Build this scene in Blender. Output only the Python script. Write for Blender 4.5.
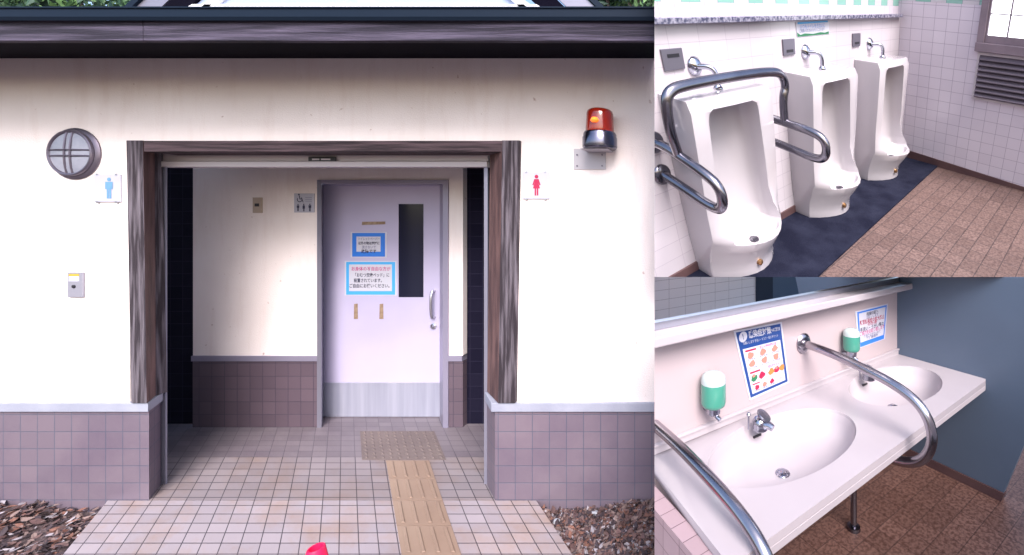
import bpy, bmesh, math, random
from mathutils import Vector, Matrix, Euler, noise
random.seed(7)
R = math.radians
SC = bpy.context.scene
for o in list(bpy.data.objects): bpy.data.objects.remove(o)
# ---------------------------------------------------------------- camera, sky, sun, exposure
EYE = Vector((0, 0, 1.67)); FPX = 400.0; PU, PV = 720.0, 215.0      # shift lens: optical axis meets the picture at (PU, PV)
cam = bpy.data.objects.new('camera', bpy.data.cameras.new('camera')); SC.collection.objects.link(cam)
cam.location = EYE; cam.rotation_euler = (R(90), 0, 0)
cam.data.sensor_width = 36; cam.data.lens = FPX / 1024 * 36
cam.data.shift_x = (512 - PU) / 1024; cam.data.shift_y = (PV - 277.5) / 1024
cam.data.clip_start = 0.05; cam.data.clip_end = 500
SC.camera = cam
SC.render.resolution_x, SC.render.resolution_y = 1024, 555
SUN_EL, SUN_AZ = 43, 22          # azimuth: degrees to the left (-) of straight behind the camera
w = bpy.data.worlds.new('World'); SC.world = w; w.use_nodes = True
nt = w.node_tree; sky = nt.nodes.new('ShaderNodeTexSky'); sky.sky_type = 'NISHITA'; sky.sun_disc = False
sky.sun_elevation = R(SUN_EL); sky.sun_rotation = R(180 - SUN_AZ)
sky.air_density = 1.0; sky.dust_density = 3.0
nt.links.new(sky.outputs[0], nt.nodes['Background'].inputs[0]); nt.nodes['Background'].inputs[1].default_value = 0.15
sl = bpy.data.lights.new('sun', 'SUN'); sl.energy = 2.0; sl.angle = R(30); sl.color = (1, 0.94, 0.95)
so = bpy.data.objects.new('sun', sl); SC.collection.objects.link(so)
sd = Vector((math.sin(R(SUN_AZ)) * math.cos(R(SUN_EL)), -math.cos(R(SUN_AZ)) * math.cos(R(SUN_EL)), math.sin(R(SUN_EL))))
so.rotation_euler = sd.to_track_quat('Z', 'Y').to_euler(); so.location = (0, -3, 8)
SC.view_settings.view_transform = 'Standard'; SC.view_settings.look = 'None'
SC.view_settings.exposure = 1.33; SC.view_settings.gamma = 1; SC.view_settings.use_curve_mapping = False

# ---------------------------------------------------------------- frames of the three places
class Frame:
    def __init__(s, O, M): s.O = Vector(O); s.M = Matrix(M)
    def w(s, p): return s.O + s.M @ Vector(p)
    def hit(s, u, v, ax, val):                       # the point of a plane of this place seen along one sight line
        Mi = s.M.inverted(); o = Mi @ (EYE - s.O); d = Mi @ Vector(((u - PU) / FPX, 1, -(v - PV) / FPX))
        return o + (val - o[ax]) / d[ax] * d
W0 = Frame((0, 0, 0), Matrix.Identity(3))                                        # the building: x right, y away, z up
PATHF = Frame((0, 0, 0), ((1, -0.9375, 0), (0, 1, 0), (0, 0, 1)))                # the path runs up to the door at a slant
F2 = Frame((1.75678, 4.06267, 2.28981), ((0.67829, 0.73334, -0.15499), (0.65415, -0.57402, -0.47982), (0.33468, -0.36428, 0.88696)))   # urinal room: x along wall, y out, z up
F3 = Frame((1.25389, 2.83295, 0.0), ((0.78985, 0.61330, 0), (0.61330, -0.78985, 0), (0, 0, 1)))                                         # washroom: level, on the same ground
UB, VB = 654.5, 277.0
a_ = (UB - PU) / FPX; b_ = -(VB - PV) / FPX
CUT1 = [((-1, a_, 0))]; CUT2 = [((1, -a_, 0)), ((0, -b_, 1))]; CUT3 = [((1, -a_, 0)), ((0, b_, -1))]

def PX(u, Y): return (u - PU) / FPX * Y
def PZ(v, Y): return 1.67 - (v - PV) / FPX * Y

# ---------------------------------------------------------------- materials
def mat(name, col, rough=0.6, metal=0.0, **k):
    m = bpy.data.materials.new(name); m.use_nodes = True; n = m.node_tree; b = n.nodes['Principled BSDF']
    b.inputs['Base Color'].default_value = (*col, 1); b.inputs['Roughness'].default_value = rough; b.inputs['Metallic'].default_value = metal
    for kk, v in k.items(): b.inputs[kk.replace('_', ' ')].default_value = v
    return m
def N(m, t, **props):
    n = m.node_tree.nodes.new(t)
    for k, v in props.items(): setattr(n, k, v)
    return n
def L(m, a, b): m.node_tree.links.new(a, b)
def bsdf(m): return m.node_tree.nodes['Principled BSDF']
def ramp(m, stops):
    r = N(m, 'ShaderNodeValToRGB'); e = r.color_ramp.elements
    while len(e) < len(stops): e.new(0.5)
    for el, (p, c) in zip(e, stops): el.position = p; el.color = (*c, 1)
    return r
def noisy(name, c1, c2, scale=8, rough=0.6, metal=0, bump=0.15, bscale=60, detail=6, stretch=(1, 1, 1), lo=0.35, hi=0.65, coord='Object'):
    m = mat(name, c1, rough, metal); tc = N(m, 'ShaderNodeTexCoord'); mp = N(m, 'ShaderNodeMapping'); mp.inputs['Scale'].default_value = stretch
    L(m, tc.outputs[coord], mp.inputs[0]); nz = N(m, 'ShaderNodeTexNoise'); nz.inputs['Scale'].default_value = scale; nz.inputs['Detail'].default_value = detail
    L(m, mp.outputs[0], nz.inputs['Vector']); r = ramp(m, [(lo, c1), (hi, c2)]); L(m, nz.outputs[0], r.inputs[0]); L(m, r.outputs[0], bsdf(m).inputs['Base Color'])
    n2 = N(m, 'ShaderNodeTexNoise'); n2.inputs['Scale'].default_value = bscale; n2.inputs['Detail'].default_value = 4; L(m, mp.outputs[0], n2.inputs['Vector'])
    bp = N(m, 'ShaderNodeBump'); bp.inputs['Strength'].default_value = bump; bp.inputs['Distance'].default_value = 0.01; L(m, n2.outputs[0], bp.inputs['Height']); L(m, bp.outputs[0], bsdf(m).inputs['Normal'])
    return m
def tiles(name, c1, c2, grout, w=0.1, h=0.1, gap=0.003, rough=0.4, bump=0.5, stain=None, speck=None, off=(0, 0), stain_scale=2.5):
    m = mat(name, c1, rough); uv = N(m, 'ShaderNodeUVMap'); uv.uv_map = 'UVMap'
    mp = N(m, 'ShaderNodeMapping'); mp.inputs['Location'].default_value = (off[0], off[1], 0); L(m, uv.outputs[0], mp.inputs[0])
    b = N(m, 'ShaderNodeTexBrick'); b.offset = 0; b.squash = 1; b.inputs['Scale'].default_value = 1; b.inputs['Brick Width'].default_value = w; b.inputs['Row Height'].default_value = h
    b.inputs['Mortar Size'].default_value = gap / 2; b.inputs['Mortar Smooth'].default_value = 0.2; b.inputs['Bias'].default_value = 0
    b.inputs['Color1'].default_value = (*c1, 1); b.inputs['Color2'].default_value = (*c2, 1); b.inputs['Mortar'].default_value = (*grout, 1)
    L(m, mp.outputs[0], b.inputs['Vector']); col = b.outputs['Color']
    if speck:
        nz = N(m, 'ShaderNodeTexNoise'); nz.inputs['Scale'].default_value = speck[1]; nz.inputs['Detail'].default_value = 5; nz.inputs['Roughness'].default_value = 0.7; L(m, mp.outputs[0], nz.inputs['Vector'])
        r = ramp(m, [(0.42, speck[0]), (0.56, (1, 1, 1))]); L(m, nz.outputs[0], r.inputs[0])
        mx = N(m, 'ShaderNodeMix', data_type='RGBA', blend_type='MULTIPLY'); mx.inputs[0].default_value = 1; L(m, col, mx.inputs[6]); L(m, r.outputs[0], mx.inputs[7]); col = mx.outputs[2]
    if stain:
        nz = N(m, 'ShaderNodeTexNoise'); nz.inputs['Scale'].default_value = stain_scale; nz.inputs['Detail'].default_value = 8; nz.inputs['Roughness'].default_value = 0.65; L(m, mp.outputs[0], nz.inputs['Vector'])
        r = ramp(m, [(0.45, (1, 1, 1)), (0.7, stain)]); L(m, nz.outputs[0], r.inputs[0])
        mx = N(m, 'ShaderNodeMix', data_type='RGBA', blend_type='MULTIPLY'); mx.inputs[0].default_value = 1; L(m, col, mx.inputs[6]); L(m, r.outputs[0], mx.inputs[7]); col = mx.outputs[2]
    L(m, col, bsdf(m).inputs['Base Color'])
    inv = N(m, 'ShaderNodeMath', operation='SUBTRACT'); inv.inputs[0].default_value = 1; L(m, b.outputs['Fac'], inv.inputs[1])
    n3 = N(m, 'ShaderNodeTexNoise'); n3.inputs['Scale'].default_value = 90; L(m, mp.outputs[0], n3.inputs['Vector'])
    ad = N(m, 'ShaderNodeMath', operation='MULTIPLY_ADD'); ad.inputs[1].default_value = 0.25; L(m, n3.outputs[0], ad.inputs[0]); L(m, inv.outputs[0], ad.inputs[2])
    bp = N(m, 'ShaderNodeBump'); bp.inputs['Strength'].default_value = bump; bp.inputs['Distance'].default_value = 0.002; L(m, ad.outputs[0], bp.inputs['Height']); L(m, bp.outputs[0], bsdf(m).inputs['Normal'])
    return m

STUCCO = noisy('stucco', (0.75, 0.68, 0.67), (0.81, 0.745, 0.74), scale=1.6, rough=0.9, bump=0.25, bscale=140)
def weather(m):
    tc = N(m, 'ShaderNodeTexCoord'); mp = N(m, 'ShaderNodeMapping'); mp.inputs['Scale'].default_value = (5, 5, 0.9); L(m, tc.outputs['Object'], mp.inputs[0])
    nz = N(m, 'ShaderNodeTexNoise'); nz.inputs['Scale'].default_value = 1.6; nz.inputs['Detail'].default_value = 9; nz.inputs['Roughness'].default_value = 0.7; L(m, mp.outputs[0], nz.inputs['Vector'])
    r = ramp(m, [(0.50, (1, 1, 1)), (0.85, (0.88, 0.83, 0.81))]); L(m, nz.outputs[0], r.inputs[0])
    n2 = N(m, 'ShaderNodeTexNoise'); n2.inputs['Scale'].default_value = 22; n2.inputs['Detail'].default_value = 3; L(m, tc.outputs['Object'], n2.inputs['Vector'])
    r2 = ramp(m, [(0.70, (1, 1, 1)), (0.76, (0.62, 0.52, 0.50))]); L(m, n2.outputs[0], r2.inputs[0])
    old = bsdf(m).inputs['Base Color'].links[0].from_socket
    for c_ in (r, r2):
        mx = N(m, 'ShaderNodeMix', data_type='RGBA', blend_type='MULTIPLY'); mx.inputs[0].default_value = 1; L(m, old, mx.inputs[6]); L(m, c_.outputs[0], mx.inputs[7]); old = mx.outputs[2]
    L(m, old, bsdf(m).inputs['Base Color'])
weather(STUCCO)
WOODG = noisy('weathered_wood', (0.022, 0.015, 0.022), (0.20, 0.175, 0.21), scale=3.2, rough=0.9, bump=0.8, bscale=14, detail=11, stretch=(17, 17, 0.9), lo=0.43, hi=0.76)
WOODL = noisy('lintel_wood', (0.022, 0.013, 0.018), (0.13, 0.085, 0.10), scale=3.2, rough=0.85, bump=0.6, bscale=14, detail=11, stretch=(0.8, 14, 17), lo=0.40, hi=0.75)
WOODH = noisy('weathered_fascia', (0.012, 0.009, 0.022), (0.12, 0.10, 0.16), scale=3.2, rough=0.85, bump=0.6, bscale=20, detail=11, stretch=(0.6, 12, 17), lo=0.42, hi=0.80)
WOODB = noisy('brown_wood', (0.06, 0.028, 0.03), (0.16, 0.085, 0.08), scale=3, rough=0.75, bump=0.3, bscale=30, stretch=(1.2, 8, 1.2))
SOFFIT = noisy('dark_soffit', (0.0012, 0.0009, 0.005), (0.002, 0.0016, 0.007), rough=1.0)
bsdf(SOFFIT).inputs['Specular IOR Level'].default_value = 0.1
GUTTER = mat('gutter_paint', (0.003, 0.010, 0.024), 0.7)
bsdf(GUTTER).inputs['Specular IOR Level'].default_value = 0.2
ROOFM = noisy('roof_sheet', (0.03, 0.035, 0.06), (0.06, 0.06, 0.09), rough=0.5)
LEDGE = noisy('ledge_stone', (0.24, 0.255, 0.33), (0.31, 0.325, 0.40), scale=4, rough=0.6)
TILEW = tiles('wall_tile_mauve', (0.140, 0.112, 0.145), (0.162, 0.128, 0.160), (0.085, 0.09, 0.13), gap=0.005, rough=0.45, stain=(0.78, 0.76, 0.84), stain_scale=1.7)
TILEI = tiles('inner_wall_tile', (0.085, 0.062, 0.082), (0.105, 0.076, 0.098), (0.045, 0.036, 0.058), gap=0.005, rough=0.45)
TILED = tiles('passage_tile_shaded', (0.005, 0.0045, 0.014), (0.009, 0.008, 0.020), (0.018, 0.016, 0.034), gap=0.005, rough=0.9)  # near-black colour stands in for the shade inside the side passages
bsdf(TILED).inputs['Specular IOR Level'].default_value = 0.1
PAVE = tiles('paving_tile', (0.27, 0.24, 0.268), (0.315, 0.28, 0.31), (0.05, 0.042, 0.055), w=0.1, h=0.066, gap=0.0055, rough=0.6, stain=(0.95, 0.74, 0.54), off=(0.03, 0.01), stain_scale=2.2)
PAVEM = tiles('paving_tile_half_shaded', (0.19, 0.165, 0.18), (0.23, 0.20, 0.215), (0.045, 0.038, 0.05), w=0.1, h=0.066, gap=0.0055, rough=0.6, stain=(0.92, 0.76, 0.60), off=(0.03, 0.01), stain_scale=2.0)  # path tile one step darker: shade towards the porch put into the colour
PAVEI = tiles('porch_tile', (0.14, 0.12, 0.138), (0.17, 0.147, 0.165), (0.075, 0.064, 0.082), w=0.1, h=0.066, gap=0.004, rough=0.5, stain=(0.75, 0.72, 0.78), off=(0.03, 0.01), stain_scale=2)  # smoother tile with fainter joints, colour also darkened for the porch's shade
TACTP = noisy('tactile_pad', (0.125, 0.098, 0.098), (0.15, 0.118, 0.114), scale=4, rough=0.75, bump=0.04)
TACT = noisy('tactile_rubber', (0.225, 0.155, 0.118), (0.27, 0.195, 0.15), scale=3, rough=0.7, bump=0.04)
STEEL = mat('brushed_steel', (0.55, 0.55, 0.60), 0.28, 1.0)
STEELD = noisy('polished_bar', (0.17, 0.165, 0.20), (0.26, 0.25, 0.29), scale=5, rough=0.22, metal=1, bump=0.02)
STEELM = noisy('polished_bar_light', (0.34, 0.32, 0.36), (0.46, 0.43, 0.47), scale=5, rough=0.2, metal=1, bump=0.02)
CHROME = mat('chrome', (0.42, 0.43, 0.50), 0.12, 1.0)
ALU = mat('aluminium', (0.24, 0.235, 0.30), 0.45, 0.5)
RAILW = mat('rail_enamel', (0.50, 0.46, 0.50), 0.4)
DOORM = noisy('door_paint', (0.41, 0.38, 0.54), (0.45, 0.42, 0.58), scale=2, rough=0.4, bump=0.03)
FRAMEM = mat('door_frame_paint', (0.30, 0.28, 0.38), 0.35, 0.4)
DARKG = mat('dark_glass', (0.012, 0.014, 0.03), 0.12)
BLACK = mat('black_plastic', (0.015, 0.014, 0.02), 0.4)
GREYP = mat('grey_plate', (0.30, 0.30, 0.36), 0.4, 0.3)
PLATED = mat('sensor_plate_grey', (0.16, 0.15, 0.19), 0.35, 0.5)
WHITEP = mat('white_plastic', (0.42, 0.42, 0.50), 0.4)
BEIGEP = mat('beige_plate', (0.40, 0.32, 0.26), 0.5)
PAPER = mat('paper', (0.52, 0.52, 0.60), 0.5)
BLUEP = mat('print_blue', (0.03, 0.17, 0.62), 0.5); BLUEL = mat('print_light_blue', (0.06, 0.36, 0.72), 0.5); BLUED = mat('print_deep_blue', (0.008, 0.05, 0.22), 0.4)
REDP = mat('print_red', (0.36, 0.01, 0.06), 0.5); PINKP = mat('print_pink', (0.45, 0.07, 0.22), 0.5); INK = mat('print_black', (0.03, 0.03, 0.07), 0.6); INKG = mat('print_grey', (0.22, 0.22, 0.33), 0.6)
MENB = mat('print_sky_blue', (0.12, 0.27, 0.46), 0.5); GREENP = mat('print_green', (0.02, 0.16, 0.07), 0.5); ORANGEP = mat('print_orange', (0.50, 0.20, 0.05), 0.5); SKIN = mat('print_peach', (0.48, 0.20, 0.15), 0.5)
TAPE = noisy('old_tape', (0.20, 0.13, 0.085), (0.32, 0.235, 0.16), scale=30, rough=0.5)
PORC = mat('porcelain', (0.47, 0.44, 0.475), 0.12, 0, Coat_Weight=0.4)
PORCI = noisy('counter_resin', (0.40, 0.36, 0.39), (0.42, 0.38, 0.41), scale=3, rough=0.22, bump=0.0)
WTILE2 = tiles('white_wall_tile', (0.58, 0.53, 0.61), (0.62, 0.57, 0.65), (0.32, 0.28, 0.37), w=0.095, h=0.0925, gap=0.0035, rough=0.18, bump=0.35, off=(0.0, 0.045))
WTILE2L = tiles('white_wall_tile_long', (0.52, 0.48, 0.53), (0.55, 0.51, 0.56), (0.38, 0.34, 0.41), w=0.19, h=0.0925, gap=0.0025, rough=0.16, bump=0.3, off=(0.0, 0.045))
MTILE = tiles('mint_and_white_tile', (0.52, 0.50, 0.55), (0.54, 0.52, 0.57), (0.28, 0.26, 0.32), w=0.12, h=0.0925, gap=0.0035, rough=0.18, bump=0.35)
def checker(m, w=0.12):
    uv = N(m, 'ShaderNodeUVMap'); uv.uv_map = 'UVMap'; sx = N(m, 'ShaderNodeSeparateXYZ'); L(m, uv.outputs[0], sx.inputs[0])
    d = N(m, 'ShaderNodeMath', operation='DIVIDE'); d.inputs[1].default_value = 2 * w; L(m, sx.outputs[0], d.inputs[0])
    f = N(m, 'ShaderNodeMath', operation='FRACT'); L(m, d.outputs[0], f.inputs[0]); g = N(m, 'ShaderNodeMath', operation='GREATER_THAN'); g.inputs[1].default_value = 0.5; L(m, f.outputs[0], g.inputs[0])
    old = bsdf(m).inputs['Base Color'].links[0].from_socket; mx = N(m, 'ShaderNodeMix', data_type='RGBA', blend_type='MULTIPLY'); L(m, g.outputs[0], mx.inputs[0]); L(m, old, mx.inputs[6]); mx.inputs[7].default_value = (0.42, 0.86, 0.70, 1); L(m, mx.outputs[2], bsdf(m).inputs['Base Color'])
checker(MTILE)
GRANITE = noisy('speckled_granite', (0.05, 0.05, 0.10), (0.30, 0.29, 0.37), scale=60, rough=0.25, bump=0.02, lo=0.40, hi=0.62)
FTILE2 = tiles('brown_floor_tile', (0.118, 0.074, 0.065), (0.158, 0.102, 0.09), (0.045, 0.03, 0.03), w=0.133, h=0.09, gap=0.005, rough=0.5, speck=((0.55, 0.5, 0.5), 55), off=(0.035, 0.025))
FTILE3 = tiles('brown_floor_tile_wash', (0.135, 0.072, 0.058), (0.18, 0.10, 0.082), (0.07, 0.035, 0.03), w=0.122, h=0.11, gap=0.004, rough=0.5, speck=((0.5, 0.42, 0.4), 55), off=(0.03, 0.03))
MATD = noisy('blue_black_mat', (0.006, 0.007, 0.018), (0.015, 0.017, 0.034), scale=7, rough=0.95, bump=0.4, bscale=160)
bsdf(MATD).inputs['Specular IOR Level'].default_value = 0.12
BASEB = noisy('brown_skirting', (0.075, 0.04, 0.045), (0.11, 0.06, 0.06), scale=4, rough=0.5)
WINM = noisy('window_frame_brown', (0.19, 0.15, 0.185), (0.235, 0.185, 0.225), rough=0.5)
LOUV = mat('louvre_metal', (0.13, 0.105, 0.14), 0.6, 0.1)
PANE = mat('frosted_daylight_pane', (0.9, 0.9, 0.92), 0.3, 0, Emission_Color=(0.93, 0.95, 1, 1), Emission_Strength=1.3)
PARTB = noisy('blue_partition', (0.088, 0.122, 0.178), (0.10, 0.138, 0.20), scale=1.5, rough=0.32, bump=0.02)
MIRROR = mat('mirror_glass', (0.86, 0.87, 0.9), 0.01, 1.0)
SOAPG = mat('green_soap', (0.055, 0.27, 0.20), 0.25, 0, Subsurface_Weight=0.0, Coat_Weight=0.5)
SOAPC = mat('translucent_cap', (0.42, 0.50, 0.50), 0.25, 0, Coat_Weight=0.5)
BRASS = mat('old_brass', (0.45, 0.25, 0.12), 0.35, 0.9)
AMBER = mat('amber_lens', (0.34, 0.022, 0.01), 0.12, 0, Transmission_Weight=0.35, Coat_Weight=0.6)
BULB = mat('lamp_glow', (0.9, 0.3, 0.05), 0.3, 0, Emission_Color=(1, 0.15, 0.01, 1), Emission_Strength=0.5)
LAMPG = noisy('lamp_glass', (0.20, 0.21, 0.27), (0.30, 0.31, 0.38), rough=0.3, bump=0.1)
LAMPM = mat('lamp_guard_metal', (0.15, 0.13, 0.17), 0.35, 0.7)
CONER = mat('cone_red', (0.75, 0.012, 0.08), 0.4); RUBK = mat('rubber_black', (0.02, 0.02, 0.02), 0.7)
SOIL = noisy('dark_soil', (0.035, 0.024, 0.026), (0.12, 0.085, 0.09), scale=25, rough=0.95, bump=1.0, bscale=60)
LEAFC = [noisy('fallen_leaf_%s' % n, c, tuple(min(1, x * 1.5) for x in c), scale=20, rough=0.8, bump=0.1) for n, c in (('brown', (0.075, 0.042, 0.042)), ('tan', (0.13, 0.09, 0.085)), ('dark', (0.03, 0.02, 0.026)), ('pale', (0.22, 0.20, 0.225)), ('rust', (0.12, 0.055, 0.042)))]
GREEN = [noisy('leaf_green_%s' % n, c, tuple(x * 1.7 for x in c), scale=9, rough=0.6, bump=0) for n, c in (('dark', (0.02, 0.05, 0.035)), ('mid', (0.05, 0.11, 0.05)), ('light', (0.10, 0.20, 0.07)))]
BARK = noisy('bark', (0.06, 0.045, 0.04), (0.12, 0.09, 0.08), scale=12, rough=0.9, bump=0.8)
SKYGL = mat('lantern_glass', (0.30, 0.36, 0.52), 0.08, 0.0, Coat_Weight=1.0)
WHITEM = mat('white_metal', (0.78, 0.78, 0.82), 0.4)

# ---------------------------------------------------------------- mesh builder (local metric coordinates of a frame)
class MB:
    def __init__(s): s.bm = bmesh.new()
    def box(s, x0, x1, y0, y1, z0, z1, bev=0, seg=2):
        r = bmesh.ops.create_cube(s.bm, size=1)
        for v in r['verts']: v.co = Vector(((x0 + x1) / 2 + v.co.x * (x1 - x0), (y0 + y1) / 2 + v.co.y * (y1 - y0), (z0 + z1) / 2 + v.co.z * (z1 - z0)))
        if bev: bmesh.ops.bevel(s.bm, geom=list({e for v in r['verts'] for e in v.link_edges}), offset=bev, segments=seg, affect='EDGES', profile=0.6)
        return s
    def hexa(s, b, t):                                # 4 bottom points, 4 top points
        vb = [s.bm.verts.new(p) for p in b]; vt = [s.bm.verts.new(p) for p in t]; n = len(b)
        s.bm.faces.new(vb[::-1]); s.bm.faces.new(vt)
        for i in range(n): s.bm.faces.new((vb[i], vb[(i + 1) % n], vt[(i + 1) % n], vt[i]))
        return s
    def prism(s, poly, ax, a, b):                     # polygon in the plane normal to axis ax, from a to b
        def P(p, h):
            q = list(p); q.insert(ax, h); return q
        return s.hexa([P(p, a) for p in poly], [P(p, b) for p in poly])
    def face(s, pts): s.bm.faces.new([s.bm.verts.new(p) for p in pts]); return s
    def loft(s, rings, cap=True, closed=True):
        vr = [[s.bm.verts.new(p) for p in r] for r in rings]; n = len(rings[0])
        for A, B in zip(vr, vr[1:]):
            for i in range(n if closed else n - 1): s.bm.faces.new((A[i], A[(i + 1) % n], B[(i + 1) % n], B[i]))
        if cap: s.bm.faces.new(vr[0][::-1]); s.bm.faces.new(vr[-1])
        return s
    def lathe(s, c, prof, axis='z', n=28, cap=True):  # prof: (radius, height) along the axis from c
        c = Vector(c); rings = []
        for r, h in prof:
            ring = []
            for i in range(n):
                a = 2 * math.pi * i / n; x, y = r * math.cos(a), r * math.sin(a)
                ring.append(c + Vector({'z': (x, y, h), 'y': (x, h, y), 'x': (h, x, y)}[axis]))
            rings.append(ring)
        return s.loft(rings, cap)
    def tube(s, pts, r, n=16, cap=True, smooth=0):
        pts = [Vector(p) for p in pts]
        for _ in range(smooth):
            q = [pts[0]]
            for A, B in zip(pts, pts[1:]): q += [A.lerp(B, 0.25), A.lerp(B, 0.75)]
            pts = q + [pts[-1]]
        rings = []; up = None
        for i, p in enumerate(pts):
            t = (pts[min(i + 1, len(pts) - 1)] - pts[max(i - 1, 0)]).normalized()
            if up is None: up = t.orthogonal().normalized()
            up = (up - t * up.dot(t)).normalized(); sd_ = t.cross(up); rr = r[min(len(r) - 1, round(i * (len(r) - 1) / (len(pts) - 1)))] if isinstance(r, (list, tuple)) else r
            rings.append([p + (up * math.cos(2 * math.pi * k / n) + sd_ * math.sin(2 * math.pi * k / n)) * rr for k in range(n)])
        return s.loft(rings, cap)
    def build(s, name, m, parent=None, fr=W0, base=None, cuts=(), smooth=False, label=None, bevel=0, uvs=True):
        bm = s.bm; bmesh.ops.recalc_face_normals(bm, faces=bm.faces)
        if uvs:
            uv = bm.loops.layers.uv.new('UVMap')
            for f in bm.faces:
                n = [abs(c) for c in f.normal]; k = n.index(max(n))
                for l in f.loops:
                    c = l.vert.co; l[uv].uv = (c.y, c.z) if k == 0 else ((c.x, c.z) if k == 1 else (c.x, c.y))
        if base is None: base = list(parent['_b']) if parent and '_b' in parent else (0, 0, 0)
        B = fr.w(base)
        for v in bm.verts: v.co = fr.w(v.co)
        bm.normal_update()
        for nrm in cuts:
            nrm = Vector(nrm)
            if any((v.co - EYE).dot(nrm) < -1e-5 for v in bm.verts):
                r = bmesh.ops.bisect_plane(bm, geom=bm.verts[:] + bm.edges[:] + bm.faces[:], plane_co=EYE, plane_no=nrm, clear_inner=True, dist=1e-5)
                ed = [g for g in r['geom_cut'] if isinstance(g, bmesh.types.BMEdge) and g.is_boundary]
                if ed: bmesh.ops.holes_fill(bm, edges=ed)
        for v in bm.verts: v.co -= B
        bm.normal_update(); bmesh.ops.recalc_face_normals(bm, faces=bm.faces)
        me = bpy.data.meshes.new(name)
        if smooth:
            for f in bm.faces: f.smooth = True
        bm.to_mesh(me); bm.free()
        if smooth: me.set_sharp_from_angle(angle=R(40))
        ms = m if isinstance(m, (list, tuple)) else [m]
        for mm in ms: me.materials.append(mm)
        o = bpy.data.objects.new(name, me); SC.collection.objects.link(o)
        if parent: o.parent = parent; o.location = (0, 0, 0) if list(base) == list(ROOT(parent)['_b']) else B - fr.w(ROOT(parent)['_b'])
        else: o.location = B
        o['_b'] = [float(x) for x in base]
        if bevel:
            md = o.modifiers.new('bevel', 'BEVEL'); md.width = bevel; md.segments = 2; md.limit_method = 'ANGLE'; md.angle_limit = R(40)
        if label: o['label'] = label
        return o
def ROOT(o):
    while o.parent: o = o.parent
    return o
def thing(name, label, cat, base=(0, 0, 0), fr=W0, group=None):
    o = bpy.data.objects.new(name, None); SC.collection.objects.link(o); o.location = fr.w(base); o.empty_display_size = 0.1
    o['label'] = label; o['category'] = cat; o['_b'] = [float(x) for x in base]
    if group: o['group'] = group
    return o
def tag(o, label, cat, group=None):
    o['label'] = label; o['category'] = cat
    if group: o['group'] = group
    return o
def struct(o): o['kind'] = 'structure'; return o
def dup(root, delta, label=None):
    def cp(o, par):
        c = o.copy(); SC.collection.objects.link(c); c.parent = par
        for ch in list(o.children): cp(ch, c)
        return c
    r = cp(root, None); r.location = root.location + delta
    if label: r['label'] = label
    return r
def apply_mods(o):
    bpy.context.view_layer.update(); dg = bpy.context.evaluated_depsgraph_get(); me = bpy.data.meshes.new_from_object(o.evaluated_get(dg)); o.modifiers.clear(); o.data = me
def boolean(o, cutters):
    for c in cutters:
        md = o.modifiers.new('b', 'BOOLEAN'); md.operation = 'DIFFERENCE'; md.object = c; md.solver = 'EXACT'
    apply_mods(o)
    for c in cutters: bpy.data.objects.remove(c)
def text(body, size, P, ux, uz, name, m, parent, fr, width=None, align='CENTER', bold=0.0, cuts=()):
    """flat lettering: P = local anchor, ux / uz = local directions of writing and of up"""
    c = bpy.data.curves.new('t', 'FONT'); c.body = body; c.size = size; c.align_x = align; c.align_y = 'CENTER'; c.offset = bold; c.resolution_u = 2
    t = bpy.data.objects.new('t', c); SC.collection.objects.link(t); bpy.context.view_layer.update()
    dg = bpy.context.evaluated_depsgraph_get(); me = bpy.data.meshes.new_from_object(t.evaluated_get(dg)); bpy.data.objects.remove(t)
    xs = [v.co.x for v in me.vertices]; sx = 1
    if width and xs: sx = width / max(1e-6, max(xs) - min(xs))
    mb = MB(); mb.bm.from_mesh(me); bpy.data.meshes.remove(me); ux, uz, P = Vector(ux), Vector(uz), Vector(P)
    for v in mb.bm.verts: v.co = P + ux * v.co.x * sx + uz * v.co.y
    bmesh.ops.recalc_face_normals(mb.bm, faces=mb.bm.faces)
    return mb.build(name, m, parent, fr, cuts=cuts)

# ================================================================ 1. THE BUILDING
Y0 = 2.344        # facade plane
Y1 = 2.475        # back of the opening's reveal
Y2 = 3.151        # back wall of the porch
Y3 = 3.307        # door leaf
XR, XL = -0.10, -5.6
zt = PZ(141, Y0); zl = PZ(403, Y0); zsof = PZ(58, Y0)
xo0, xo1 = PX(149, Y0), PX(495, Y0)
xi0, xi1 = PX(161, Y1), PX(487, Y1)
# ground: one sheet with an edge on the side where the washroom stands
g = MB(); gx = 60
g.face([(-gx, -60, -0.085), (a_ * -60 - 0.0, -60, -0.085), (a_ * 80, 80, -0.085), (-gx, 80, -0.085)]); bmesh.ops.subdivide_edges(g.bm, edges=g.bm.edges[:], cuts=1)
struct(g.build('ground', SOIL))
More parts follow.
